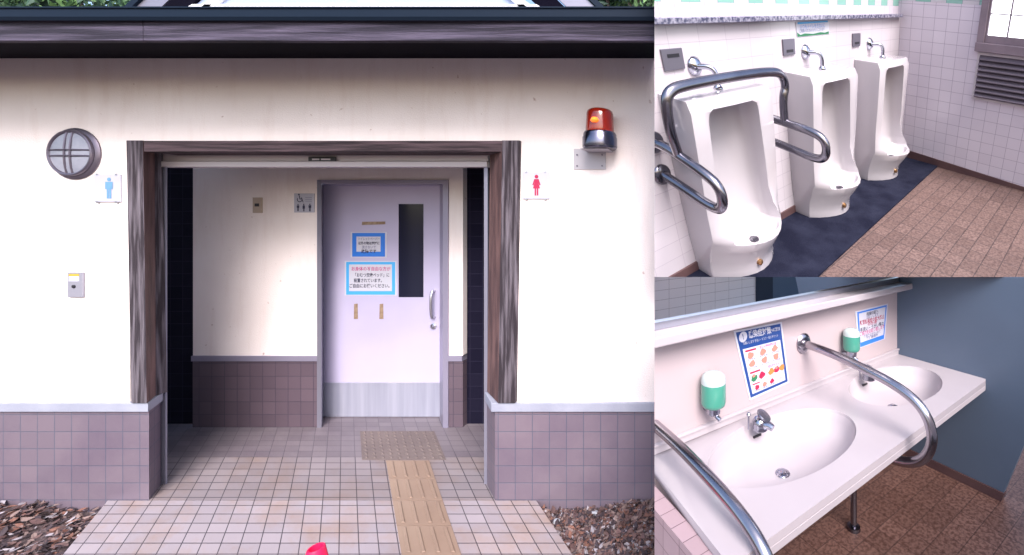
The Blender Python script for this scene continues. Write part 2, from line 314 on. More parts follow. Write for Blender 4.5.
# facade wall
fw = thing('stucco_wall', 'cream stucco front wall around the porch opening, shaded brownish under the eave', 'wall', (-2.2, Y0, 0))
m = MB(); m.box(XL, PX(126, Y0) + 0.02, Y0, Y1, zl, zsof + 0.25); m.box(PX(519, Y0) - 0.02, XR, Y0, Y1, zl, zsof + 0.25); m.box(PX(126, Y0) + 0.02, PX(519, Y0) - 0.02, Y0, Y1, zt - 0.01, zsof + 0.25)
m.build('plaster', STUCCO, fw, cuts=CUT1)
def slant_block(u_out_front, x_far, z0, z1, side):   # block whose reveal face is slanted like the path
    xf = u_out_front; xb = xi0 if side < 0 else xi1
    return [(x_far, Y0, z0), (xf, Y0, z0), (xb, Y1, z0), (x_far, Y1, z0)], [(x_far, Y0, z1), (xf, Y0, z1), (xb, Y1, z1), (x_far, Y1, z1)]
for side, xf, xfar, lab in ((-1, xo0, XL, 'mauve tiled wall base left of the porch, beside the left leaf litter'), (1, xo1, XR, 'mauve tiled wall base right of the porch, beside the right leaf litter')):
    t = thing('tiled_wall_base', lab, 'wall base', ((xf + xfar) / 2, Y0, 0), group='tiled wall bases under the front wall')
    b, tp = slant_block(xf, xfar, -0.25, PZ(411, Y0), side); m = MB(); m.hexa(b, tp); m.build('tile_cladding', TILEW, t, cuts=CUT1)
    m = MB(); e = 0.014
    z0, z1 = PZ(411, Y0) + 0.0005, PZ(402, Y0)
    xb = (xi0 if side < 0 else xi1)
    m.hexa([(xfar, Y0 - e, z0), (xf - side * e, Y0 - e, z0), (xb - side * e, Y1, z0), (xfar, Y1, z0)], [(xfar, Y0 - e, z1), (xf - side * e, Y0 - e, z1), (xb - side * e, Y1, z1), (xfar, Y1, z1)])
    m.build('ledge', LEDGE, t, cuts=CUT1, bevel=0.003)
# weathered posts and lintel framing the opening
pf = thing('timber_frame', 'weathered grey and brown timber frame lining the porch opening', 'door frame', (PX(134, Y0), Y0, zl))
e = 0.022
for side, uo_t, uo_b, ui_t, ui_b, ub_t, ub_b in ((-1, 126, 131, 143, 147, 158, 160), (1, 519.5, 515, 502, 498, 490, 487)):
    zb_, ztp = PZ(402, Y0) + 0.002, zt
    def row(uo, ui, ub, z): return [(PX(uo, Y0 - e), Y0 - e, z), (PX(ui, Y0 - e), Y0 - e, z), (PX(ub, Y1), Y1, z), (PX(uo, Y0 - e), Y1, z)]
    A, B_ = row(uo_b, ui_b, ub_b, zb_), row(uo_t, ui_t, ub_t, ztp)
    rings = []
    for k in range(15):
        f = k / 14; rr = [tuple(a + (b - a) * f for a, b in zip(p, q)) for p, q in zip(A, B_)]; j = 0.0025 * noise.noise(Vector((side * 3, 0, f * 9)))
        rr[0] = (rr[0][0] + j * 1.3, rr[0][1], rr[0][2]); rings.append(rr)
    m = MB(); m.loft(rings); o = m.build('post', [WOODG, WOODB], pf, bevel=0.003)
    for p in o.data.polygons:                        # front face weathered grey, reveal face brown
        if abs(p.normal.x) > 0.3 and p.area > 0.005 and ((p.normal.x > 0) == (side < 0)): p.material_index = 1
m = MB(); zb = PZ(151.5, Y0 - e)
m.box(PX(143, Y0 - e), PX(502, Y0 - e), Y0 - e + 0.002, Y1, zb, zt - 0.002); m.build('lintel', WOODL, pf, bevel=0.003)
# roller shutter box and side rails
sb = thing('shutter_rail', 'pale metal shutter head with thin side rails inside the timber frame', 'shutter', (xi0, Y1, 0))
ys = Y1 + 0.004
m = MB(); m.box(PX(160, ys), PX(488, ys), ys, ys + 0.05, PZ(161, ys), PZ(150, ys)); m.box(PX(160, ys), PX(488, ys), ys - 0.012, ys + 0.05, PZ(167, ys), PZ(161.6, ys)); m.build('head_rail', RAILW, sb, bevel=0.002)
for u0, u1, v1 in ((161, 165.5, 481), (484, 487.5, 481)):
    m = MB(); m.box(PX(u0, ys), PX(u1, ys), ys, ys + 0.008, 0.001, PZ(167.5, ys)); m.build('side_rail', ALU, sb)
m = MB(); m.box(PX(311, ys), PX(338, ys), ys - 0.016, ys - 0.0125, PZ(162.5, ys) + 0.006, PZ(157, ys)); mk = m.build('maker_plate', BLACK, sb)
text('ロイヤル', 0.02, (PX(324, ys), ys - 0.0175, PZ(159, ys)), (1, 0, 0), (0, 0, 1), 'lettering', WHITEP, mk, W0, width=0.09) if False else None
m = MB(); m.box(PX(315, ys), PX(322, ys), ys - 0.018, ys - 0.0165, PZ(160.4, ys), PZ(159.0, ys)); m.box(PX(324, ys), PX(333, ys), ys - 0.018, ys - 0.0165, PZ(160.4, ys), PZ(159.0, ys)); m.build('printed_mark', RAILW, mk)
# path (slanted frame) and porch floor, in one level
def pf_(x, y): return (x + 0.9375 * y, y)            # world -> slanted frame
xl_ = PX(107, 2.336) + 0.9375 * 2.336; xr_ = PX(537, 2.336) + 0.9375 * 2.336
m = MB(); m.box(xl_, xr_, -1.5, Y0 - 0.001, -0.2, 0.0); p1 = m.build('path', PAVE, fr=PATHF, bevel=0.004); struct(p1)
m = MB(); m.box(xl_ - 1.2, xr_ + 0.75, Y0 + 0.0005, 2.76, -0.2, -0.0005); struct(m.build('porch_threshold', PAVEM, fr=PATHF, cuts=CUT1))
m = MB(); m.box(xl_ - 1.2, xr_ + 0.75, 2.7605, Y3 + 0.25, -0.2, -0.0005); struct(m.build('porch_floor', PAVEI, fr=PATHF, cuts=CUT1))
# tactile paving
tg = thing('tactile_warning_mat', 'studded buff tactile mat lying in front of the sliding door', 'tactile paving', (PX(400, 2.9) + 0.9375 * 2.9, 2.9, 0), PATHF)
xa, xb = PX(362, 2.727) + 0.9375 * 2.727, PX(446, 2.727) + 0.9375 * 2.727
m = MB(); m.box(xa, xb, 2.727, 3.085, 0.0, 0.004)
for i in range(10):
    for j in range(8):
        cx, cy = xa + (i + 0.5) * (xb - xa) / 10, 2.727 + (j + 0.5) * 0.358 / 8
        m.lathe((cx, cy, 0.004), [(0.013, 0), (0.011, 0.006), (0.005, 0.008)], n=8)
m.build('studded_sheet', TACTP, tg, fr=PATHF, smooth=True)
xa, xb = PX(386, 2.715) + 0.9375 * 2.715, PX(429, 2.715) + 0.9375 * 2.715
gs = [(2.715, 2.53), (2.525, 2.34), (2.335, 2.15), (2.145, 1.96), (1.955, 1.77), (1.765, 1.58)]
for k, (ya, yb) in enumerate(gs):
    lab = ['yellowish ribbed guide tile touching the studded mat', 'ribbed buff guide tile second from the studded mat', 'ribbed buff guide tile level with the front wall', 'ribbed buff guide tile just outside the front wall', 'ribbed buff guide tile at the bottom edge of view', 'ribbed buff guide tile nearest the viewer'][k]
    m = MB(); m.box(xa, xb, yb, ya, 0.0, 0.004)
    for i in range(4):
        cx = xa + (i + 0.5) * (xb - xa) / 4; m.box(cx - 0.010, cx + 0.010, yb + 0.012, ya - 0.012, 0.0035, 0.011, bev=0.003, seg=1)
    tag(m.build('guide_tile', TACT, fr=PATHF, base=((xa + xb) / 2, yb, 0)), lab, 'tactile paving', 'ribbed guide tiles along the path')
# porch back wall
zc1 = PZ(140, Y2)
bw = thing('porch_back_wall', 'cream plaster wall with mauve tiled lower half behind the porch', 'wall', (PX(255, Y2), Y2, 0))
u_l, u_r, dl, dr = 193, 463, 318.5, 449
m = MB(); m.box(PX(u_l, Y2), PX(dl, Y2), Y2, Y2 + 0.02, PZ(357, Y2), zc1); m.box(PX(dr, Y2), PX(u_r, Y2), Y2, Y2 + 0.2, PZ(357, Y2), zc1); m.box(PX(dl, Y2), PX(dr, Y2), Y2, Y2 + 0.2, PZ(180, Y2), zc1); m.build('plaster', STUCCO, bw)
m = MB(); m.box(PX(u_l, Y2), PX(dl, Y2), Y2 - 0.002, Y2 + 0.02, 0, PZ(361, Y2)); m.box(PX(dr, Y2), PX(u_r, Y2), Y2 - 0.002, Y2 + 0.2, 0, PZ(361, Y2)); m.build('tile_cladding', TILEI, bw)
m = MB(); m.box(PX(u_l, Y2), PX(dl, Y2), Y2 - 0.012, Y2 + 0.02, PZ(360.8, Y2), PZ(355.5, Y2)); m.box(PX(dr, Y2), PX(u_r, Y2), Y2 - 0.012, Y2 + 0.2, PZ(360.8, Y2), PZ(355.5, Y2)); m.build('ledge', FRAMEM, bw)
yd = Y2 + 0.05
for ua, ub_, lab in ((90, 193, 'tiled wall in the left side passage of the porch, coloured dark as passage shade'), (463, 560, 'tiled wall in the right side passage of the porch, coloured dark as passage shade')):
    m = MB(); m.box(PX(ua, yd), PX(ub_, yd) + (0 if ub_ == 193 else 0), yd, yd + 0.1, 0, zc1); tag(m.build('passage_wall', TILED, base=(PX((ua + ub_) / 2, yd), yd, 0), cuts=CUT1), lab, 'wall', 'passage walls coloured dark as shade')
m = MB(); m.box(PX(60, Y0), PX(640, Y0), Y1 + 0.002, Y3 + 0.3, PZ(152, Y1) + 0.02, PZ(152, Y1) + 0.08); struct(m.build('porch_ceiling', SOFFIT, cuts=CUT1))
# sliding door
dt = thing('sliding_door', 'pale lavender sliding door with dark glass slot, steel kick plate and notices', 'door', (PX(382, Y3), Y3, 0))
m = MB(); m.box(PX(323, Y3), PX(441, Y3), Y3, Y3 + 0.04, PZ(383, Y3), PZ(184, Y3)); m.build('leaf', DOORM, dt, bevel=0.002)
m = MB(); m.box(PX(323, Y3), PX(441, Y3), Y3 - 0.003, Y3 + 0.04, 0.004, PZ(382.5, Y3)); m.build('kick_plate', noisy('kick_steel', (0.34, 0.35, 0.45), (0.44, 0.45, 0.55), scale=2.5, rough=0.5, metal=0.45, bump=0.02, stretch=(6, 1, 0.3)), dt)
m = MB(); m.box(PX(399, Y3), PX(423.5, Y3), Y3 - 0.004, Y3 + 0.01, PZ(297, Y3), PZ(204, Y3)); m.build('glass_slot', DARKG, dt)
hx = PX(434.5, Y3)
m = MB(); m.tube([(hx, Y3, PZ(291, Y3)), (hx, Y3 - 0.04, PZ(291, Y3)), (hx, Y3 - 0.04, PZ(317, Y3)), (hx, Y3, PZ(317, Y3))], 0.011, smooth=2); m.build('handle', STEEL, dt, smooth=True)
m = MB(); m.lathe((PX(434, Y3), Y3, PZ(326, Y3)), [(0.024, 0), (0.024, -0.008), (0.012, -0.012), (0.010, -0.03)], 'y'); m.build('lock', STEEL, dt, smooth=True)
df = thing('metal_door_frame', 'grey metal frame around the sliding door, set in the porch wall', 'door frame', (PX(320, Y2), Y2, 0))
jb = [(PX(318.5, Y2), Y2 - 0.012), (PX(323, Y2), Y2 - 0.012), (PX(323.3, Y3), Y3 - 0.001), (PX(323.3, Y3) , Y3 + 0.05), (PX(316, Y3), Y3 + 0.05)]
m = MB(); m.prism(jb, 2, 0.0, PZ(180, Y2)); m.build('jamb', ALU, df)
m = MB(); m.hexa([(PX(444, Y2), Y2 - 0.012, 0), (PX(449, Y2), Y2 - 0.012, 0), (PX(449, Y2), Y3 + 0.1, 0), (PX(439, Y3), Y3 + 0.1, 0), (PX(440.5, Y3), Y3 - 0.01, 0)], [(PX(444, Y2), Y2 - 0.012, PZ(180, Y2)), (PX(449, Y2), Y2 - 0.012, PZ(180, Y2)), (PX(449, Y2), Y3 + 0.1, PZ(180, Y2)), (PX(439, Y3), Y3 + 0.1, PZ(180, Y2)), (PX(440.5, Y3), Y3 - 0.01, PZ(180, Y2))]); m.build('jamb', FRAMEM, df)
m = MB(); m.box(PX(323, Y2), PX(444, Y2), Y2 - 0.012, Y3 + 0.1, PZ(184, Y2), PZ(180, Y2)); m.build('head', FRAMEM, df)
# ---- notices on the door
def sheet(name, label, cat, fr, pts, m_, th, axis_out, group=None):
    pass
ydn = Y3 - 0.003
def zz(v): return PZ(v, Y3)
def xx(u): return PX(u, Y3)
def notice(name, lab, cat, u0, u1, v0, v1, border, bm_, lines):
    t = thing(name, lab, cat, (xx((u0 + u1) / 2), Y3, zz(v1)), group='notices taped on the sliding door')
    m = MB(); m.box(xx(u0), xx(u1), ydn, Y3, zz(v1), zz(v0)); m.build('laminate', PAPER, t)
    m = MB(); m.box(xx(u0 + 1.6), xx(u1 - 1.6), ydn - 0.001, ydn, zz(v1 - 0.9), zz(v0 + 0.9)); m.build('border', bm_, t)
    m = MB(); m.box(xx(u0 + 1.6 + border), xx(u1 - 1.6 - border), ydn - 0.002, ydn - 0.001, zz(v1 - border - 1.5), zz(v0 + border * 0.8 + 1)); m.build('panel', PAPER, t)
    for s_, uc, vc, wd, hh, mm in lines: text(s_, hh, (xx(uc), ydn - 0.003, zz(vc)), (1, 0, 0), (0, 0, 1), 'lettering', mm, t, W0, width=wd / 400 * Y3, bold=0.0007)
    return t
notice('door_notice', 'small blue bordered notice, upper one of the two on the door', 'notice', 351, 387, 232, 257.5, 4.4, BLUEP,
       [('トイレットペーパー', 369.5, 239, 21, 0.026, INKG), ('以外の物は絶対に', 369.5, 243.3, 21, 0.028, INK), ('流さないで', 369.5, 247.3, 14, 0.028, INKG), ('故障です', 369.5, 251.4, 15, 0.034, INK)])
notice('door_notice', 'larger light blue bordered notice, lower one of the two on the door', 'notice', 345, 397, 261, 295.5, 3.0, BLUEL,
       [('お身体の不自由な方が', 371.5, 269, 39, 0.036, PINKP), ('「おむつ交換ベッド」に', 372, 275.2, 34, 0.036, INK), ('設置されています。', 369.5, 280.6, 28, 0.036, INK), ('ご自由にお使いください。', 371, 286, 40, 0.036, INK)])
for (u0, u1, v0, v1, lab) in ((362, 385.5, 221.8, 225, 'brown strip of old tape above the notices'), (354, 358, 304, 319, 'short vertical tape strip, left of the pair below the notices'), (379.5, 383.5, 304, 319, 'short vertical tape strip, right of the pair below the notices')):
    m = MB(); m.prism([(xx(u0), zz(v1)), (xx(u1), zz(v1) + (0.006 if u1 - u0 > 9 else 0)), (xx(u1) - 0.002, zz(v0) + 0.003), (xx(u0) + 0.003, zz(v0))], 1, Y3 - 0.002, Y3); tag(m.build('tape_strip', TAPE, base=(xx(u0), Y3, zz(v1))), lab, 'tape', 'old tape strips on the door')
# ---- plates and signs on the walls
def pictogram(parent, fr, cx, cz, h, y, m_, woman, out=-1):
    mb = MB(); n = 18; r = h * 0.085; p = lambda x, z: (cx + x, y, cz + z)
    mb.face([p(r * math.cos(2 * math.pi * i / n), h * 0.40 + r * math.sin(2 * math.pi * i / n)) for i in range(n)])
    if woman: polys = [[(-.10, .29), (.10, .29), (.19, .02), (.14, .0), (.09, .14), (.16, -.14), (-.16, -.14), (-.09, .14), (-.14, .0), (-.19, .02)], [(-.085, -.14), (-.015, -.14), (-.015, -.46), (-.085, -.46)], [(.015, -.14), (.085, -.14), (.085, -.46), (.015, -.46)]]
    else: polys = [[(-.17, .29), (.17, .29), (.17, -.04), (.11, -.04), (.11, .2), (.10, -.06), (-.10, -.06), (-.11, .2), (-.11, -.04), (-.17, -.04)], [(-.10, -.06), (-.012, -.06), (-.012, -.47), (-.10, -.47)], [(.012, -.06), (.10, -.06), (.10, -.47), (.012, -.47)]]
    for pl in polys: mb.face([p(x * h, z * h) for x, z in pl])
    return mb.build('pictogram', m_, parent, fr)
for (u0, u1, v0, v1, woman, mm, lab) in ((95.5, 122.5, 174.5, 202, 0, MENB, 'white square sign with pale blue man symbol, left of the porch'), (523, 550, 172, 199, 1, REDP, 'white square sign with red woman symbol, right of the porch')):
    t = thing('toilet_sign', lab, 'sign', (PX((u0 + u1) / 2, Y0), Y0, PZ(v1, Y0)), group='toilet signs beside the porch')
    m = MB(); m.box(PX(u0, Y0), PX(u1, Y0), Y0 - 0.008, Y0 - 0.001, PZ(v1, Y0), PZ(v0, Y0)); m.build('panel', WHITEP, t, bevel=0.002)
    pictogram(t, W0, PX((u0 + u1) / 2, Y0 - 0.009), PZ((v0 + v1) / 2, Y0), 0.128, Y0 - 0.0095, mm, woman)
    for du in (0.15, 0.85):
        for v_, s_ in ((v0, 1), (v1, -1)):
            m = MB(); m.box(PX(u0 + (u1 - u0) * du - 1, Y0), PX(u0 + (u1 - u0) * du + 1, Y0), Y0 - 0.011, Y0 - 0.001, PZ(v_, Y0) - (0.004 if s_ > 0 else 0.006), PZ(v_, Y0) + (0.006 if s_ > 0 else 0.004)); m.build('clip', STEEL, t)
t = thing('switch_box', 'small grey metal switch box with yellow label on the left wall', 'switch', (PX(78, Y0), Y0, PZ(297, Y0)))
m = MB(); m.box(PX(70.5, Y0), PX(85.5, Y0), Y0 - 0.012, Y0 - 0.001, PZ(297, Y0), PZ(272, Y0)); m.build('cover', GREYP, t, bevel=0.003)
m = MB(); m.box(PX(72.5, Y0), PX(82.5, Y0), Y0 - 0.0135, Y0 - 0.012, PZ(281, Y0), PZ(276, Y0)); m.build('label_strip', PAPER, t)
m = MB(); m.box(PX(72.5, Y0), PX(82.5, Y0), Y0 - 0.0135, Y0 - 0.012, PZ(276, Y0), PZ(273.6, Y0)); m.build('label_strip', mat('label_yellow', (0.45, 0.30, 0.04)), t, label='yellow upper label strip')
m = MB(); m.lathe((PX(77.5, Y0), Y0 - 0.012, PZ(286, Y0)), [(0.009, 0), (0.009, -0.005), (0.004, -0.006)], 'y', n=16); m.build('key_switch', BLACK, t)
t = thing('wall_switch_plate', 'small beige plate on the porch back wall', 'switch', (PX(258, Y2), Y2, PZ(213, Y2)))
m = MB(); m.box(PX(254, Y2), PX(263, Y2), Y2 - 0.01, Y2 - 0.001, PZ(213, Y2), PZ(197.5, Y2)); m.build('cover', BEIGEP, t, bevel=0.002)
m = MB(); m.box(PX(256.5, Y2), PX(260.5, Y2), Y2 - 0.013, Y2 - 0.01, PZ(206.5, Y2), PZ(203.5, Y2)); m.build('button', BLACK, t)
# accessible toilet sign: wheelchair, man, child, woman
t = thing('accessible_toilet_sign', 'square white pictogram sign beside the sliding door frame', 'sign', (PX(305, Y2), Y2, PZ(212, Y2)))
m = MB(); m.box(PX(295, Y2), PX(315, Y2), Y2 - 0.008, Y2 - 0.001, PZ(212.5, Y2), PZ(193.5, Y2)); m.build('panel', WHITEP, t, bevel=0.002)
ya = Y2 - 0.0095; cx0 = PX(305, Y2); cz0 = PZ(203, Y2)
m = MB(); wx, wz = cx0 - 0.032, cz0 + 0.028
ring = [[(wx + rr * math.cos(a), ya, wz + rr * math.sin(a)) for a in [R(150 + 260 * k / 14) for k in range(15)]] for rr in (0.022, 0.016)]
for k in range(14): m.face([ring[0][k], ring[0][k + 1], ring[1][k + 1], ring[1][k]])
m.face([(wx - 0.006, ya, wz + 0.03), (wx + 0.001, ya, wz + 0.03), (wx + 0.006, ya, wz + 0.002), (wx - 0.001, ya, wz + 0.002)]); m.face([(wx, ya, wz + 0.006), (wx + 0.02, ya, wz + 0.006), (wx + 0.02, ya, wz), (wx, ya, wz)]); m.face([(wx + 0.016, ya, wz), (wx + 0.022, ya, wz), (wx + 0.030, ya, wz - 0.022), (wx + 0.024, ya, wz - 0.022)])
m.face([(wx - 0.006 + 0.007 * math.cos(k), ya, wz + 0.038 + 0.007 * math.sin(k)) for k in [j * 0.6 for j in range(10)]]); m.build('wheelchair_symbol', INK, t)
m = MB()
for k in range(3): m.box(cx0 + 0.012, cx0 + 0.06, ya - 0.0005, ya + 0.001, cz0 + 0.040 - k * 0.014, cz0 + 0.044 - k * 0.014)
m.build('print_lines', INKG, t)
for dx, hh, wm in ((-0.045, 0.055, 0), (0.0, 0.06, 1), (0.048, 0.06, 0)): pictogram(t, W0, cx0 + dx, cz0 - 0.036, hh * 1.05, ya, INK, wm)
# round guarded wall lamp
lx, lz = PX(76, Y0), PZ(153.5, Y0); rr = 0.150
t = thing('bulkhead_lamp', 'round bulkhead wall lamp with metal cross guard, unlit', 'wall lamp', (lx, Y0, lz))
m = MB(); m.lathe((lx + 0.002, Y0, lz - 0.002), [(rr, -0.001), (rr + 0.001, -0.007), (rr - 0.010, -0.015), (rr - 0.026, -0.018)], 'y', n=48); m.build('housing', LAMPM, t, smooth=True)
c = (lx, Y0 - 0.018, lz)
m = MB(); m.lathe(c, [(rr - 0.027, 0.003), (rr - 0.029, -0.003), (rr * 0.6, -0.009), (rr * 0.25, -0.012), (0.005, -0.0125)], 'y', n=48); m.build('glass', LAMPG, t, smooth=True)
m = MB(); ring = []
for k in range(48): a = 2 * math.pi * k / 48; ring.append((c[0] + (rr - 0.024) * math.cos(a), c[1] - 0.002, c[2] + (rr - 0.024) * math.sin(a)))
m.tube(ring + [ring[0]], 0.009, n=8, cap=False)
for off in (-0.017, 0.017):
    hh = math.sqrt((rr - 0.024) ** 2 - off ** 2)
    m.tube([(c[0] + off, c[1] - 0.003 - 0.012 * (1 - (k / 8 * 2 - 1) ** 2), c[2] + hh * (k / 8 * 2 - 1)) for k in range(9)], 0.005, n=8)
    m.tube([(c[0] + hh * (k / 8 * 2 - 1), c[1] - 0.003 - 0.013 * (1 - (k / 8 * 2 - 1) ** 2), c[2] + off) for k in range(9)], 0.005, n=8)
m.build('guard', LAMPM, t, smooth=True)
# orange beacon on a steel bracket
by = Y0 - 0.095; bx = PX(600, by); t = thing('warning_beacon', 'orange rotating warning light with chrome base on a wall bracket', 'beacon', (PX(590, Y0), Y0, PZ(169, Y0)))
m = MB(); m.box(PX(574, Y0), PX(606, Y0), Y0 - 0.005, Y0 - 0.001, PZ(169.5, Y0), PZ(149, Y0)); zs = PZ(149, by)
m.box(PX(582, by), PX(609, by), by - 0.03, Y0 - 0.005, zs - 0.004, zs); m.build('bracket', mat('bracket_grey', (0.40, 0.38, 0.42), 0.5, 0.2), t, bevel=0.001)
for u_ in (577.5, 602.5):
    for v_ in (155, 166):
        m = MB(); m.lathe((PX(u_, Y0), Y0 - 0.005, PZ(v_, Y0)), [(0.005, 0), (0.005, -0.004)], 'y', n=10); m.build('bolt', LAMPM, t)
m = MB(); m.lathe((bx, by, zs), [(0.088, 0.0), (0.092, 0.006), (0.094, 0.014), (0.094, 0.06), (0.090, 0.068), (0.090, 0.080), (0.084, 0.092)], n=40); m.build('base', mat('smoked_chrome', (0.16, 0.16, 0.22), 0.22, 1.0), t, smooth=True)
m = MB(); m.lathe((bx, by, zs), [(0.0935, 0.0075), (0.0935, 0.016)], n=40); m.build('gasket', BLACK, t)
zd = zs + 0.092; hd = 0.128
m = MB(); m.lathe((bx, by, zd), [(0.075, 0), (0.077, 0.01), (0.073, hd * 0.8), (0.068, hd * 0.93), (0.055, hd), (0.01, hd + 0.003)], n=40); m.build('lens', AMBER, t, smooth=True)
m = MB(); m.lathe((bx - 0.006, by - 0.076, zd + 0.045), [(0.014, -0.004), (0.024, 0.006), (0.015, 0.022)], n=16); m.build('bulb_glow', BULB, t, smooth=True)
# eave, gutter, roof, lantern
YE = 1.90
ev = thing('eave_roof', 'dark roof edge with blue black gutter and weathered timber fascia', 'roof', (-2.2, Y0, zsof))
zf0, zf1 = PZ(43, YE), PZ(20, YE)
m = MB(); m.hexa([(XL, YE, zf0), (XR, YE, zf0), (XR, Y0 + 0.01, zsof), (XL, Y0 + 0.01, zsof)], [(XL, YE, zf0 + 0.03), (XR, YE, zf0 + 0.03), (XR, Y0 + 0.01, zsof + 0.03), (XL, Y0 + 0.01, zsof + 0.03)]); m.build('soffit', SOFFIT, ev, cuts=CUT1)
m = MB(); xj = PX(152, YE)
m.box(XL, xj - 0.0015, YE - 0.03, YE - 0.002, zf0 - 0.002, zf1); m.box(xj + 0.0015, XR, YE - 0.03, YE - 0.002, zf0 - 0.002, zf1); m.build('fascia', WOODH, ev, cuts=CUT1, bevel=0.002)
yg = YE - 0.055; zg0, zg1 = PZ(20.5, yg), PZ(7.5, yg)
prof = [(YE - 0.032, zg0 + 0.012), (yg + 0.008, zg0 + 0.004), (yg, zg0 + 0.018), (yg, zg1 - 0.006), (yg - 0.006, zg1 - 0.004), (yg - 0.006, zg1 + 0.002), (yg + 0.006, zg1 + 0.002), (yg + 0.008, zg0 + 0.03), (yg + 0.014, zg0 + 0.022), (YE - 0.032, zg0 + 0.022)]
m = MB(); m.prism(prof, 0, XL, XR); m.build('gutter', GUTTER, ev, cuts=CUT1)
m = MB(); m.hexa([(XL, YE - 0.03, zg1 - 0.03), (XR, YE - 0.03, zg1 - 0.03), (XR, 6.5, zg1 - 0.03 + 0.36 * 4.75), (XL, 6.5, zg1 - 0.03 + 0.36 * 4.75)], [(XL, YE - 0.03, zg1 - 0.01), (XR, YE - 0.03, zg1 - 0.01), (XR, 6.5, zg1 - 0.01 + 0.36 * 4.75), (XL, 6.5, zg1 - 0.01 + 0.36 * 4.75)]); m.build('roof_sheet', ROOFM, ev, cuts=CUT1)
YLn = 3.3; zb0 = PZ(9, YLn)
ln = thing('roof_lantern', 'white framed glazed roof lantern rising behind the gutter', 'skylight', (PX(363, YLn), YLn, zb0))
P_ = lambda u, v, y=YLn: (PX(u, y), y, PZ(v, y))
def slab(name, us, m_, y=YLn, th=0.05, lab=None):    # sloping piece given in the lantern's front plane
    b = [P_(u, v, y) for u, v in us]; m = MB(); m.hexa([(x, y_, z) for x, y_, z in b], [(x, y_ + th, z) for x, y_, z in b]); return m.build(name, m_, ln, label=lab)
slab('glazing', [(190, 10), (538, 10), (470, -42), (250, -42)], SKYGL, YLn + 0.02)
slab('sill', [(186, 7.5), (542, 7.5), (536, 4.2), (192, 4.2)], WHITEM, YLn - 0.02)
slab('side_rail', [(200, 8), (208, 8), (262, -42), (254, -42)], WHITEM, YLn - 0.02); slab('side_rail', [(528, 8), (520, 8), (466, -42), (474, -42)], WHITEM, YLn - 0.02)
slab('mullion', [(358, 4.2), (366, 4.2), (366, -42), (358, -42)], WHITEM, YLn - 0.02)
for sgn, ua in ((1, 118), (-1, 610)):
    q = lambda d: ua + sgn * d
    slab('verge', [(q(0), 12), (q(8), 12), (q(62), -40), (q(54), -40)], GUTTER, YLn - 0.01)
    slab('cheek', [(q(10), 12), (q(38), 12), (q(92), -40), (q(64), -40)], ALU, YLn + 0.01)
    slab('verge', [(q(40), 12), (q(66), 12), (q(120), -40), (q(94), -40)], SOFFIT, YLn)
# trees behind the building
def leafy(name, lab, base, cr, cz, rad, n, seed):
    rnd = random.Random(seed); t = thing(name, lab, 'tree', base, group='trees behind the roof'); m = MB()
    m.tube([base, (base[0] + 0.1, base[1], base[2] + cz * 0.5), (base[0], base[1], base[2] + cz)], [0.2, 0.14, 0.06], n=10)
    for k in range(7):
        a = rnd.uniform(0, 6.28); m.tube([(base[0], base[1], base[2] + cz * 0.6), (base[0] + math.cos(a) * rad * 0.7, base[1] + math.sin(a) * rad * 0.7, base[2] + cz * rnd.uniform(0.8, 1.25))], [0.06, 0.02], n=6)
    m.build('trunk', BARK, t)
    m = MB(); cl = []
    for k in range(34):
        d = Vector((rnd.gauss(0, 1), rnd.gauss(0, 1), rnd.gauss(0, 0.8))).normalized() * rad * rnd.uniform(0.35, 1.0); cl.append((Vector(base) + Vector((0, 0, cz)) + d, rnd.uniform(0.35, 0.75)))
    mi = []
    for k in range(n):
        c0, r0 = rnd.choice(cl); p = c0 + Vector((rnd.gauss(0, 1), rnd.gauss(0, 1), rnd.gauss(0, 1))).normalized() * r0 * rnd.random() ** 0.4
        s_ = rnd.uniform(0.05, 0.11); e_ = Euler((rnd.uniform(0, 6), rnd.uniform(0, 6), rnd.uniform(0, 6))).to_matrix()
        m.face([p + e_ @ Vector(q) * s_ for q in ((-1, 0, 0), (0, -0.45, 0.12), (1, 0, 0), (0, 0.45, 0.12))]); mi.append(rnd.choice((0, 0, 1, 1, 2)))
    bmesh.ops.recalc_face_normals
    o = m.build('crown', GREEN, t, uvs=False)
    for p, i in zip(o.data.polygons, mi): p.material_index = i
leafy('leafy_tree', 'leafy green tree at the top left, behind the roof edge', (-11.2, 7.5, -0.085), 0, 6.3, 2.3, 9000, 3)
leafy('leafy_tree', 'leafy green tree behind the roof beside the right end of the gutter', (-1.75, 8.5, -0.085), 0, 6.6, 1.7, 9000, 5)
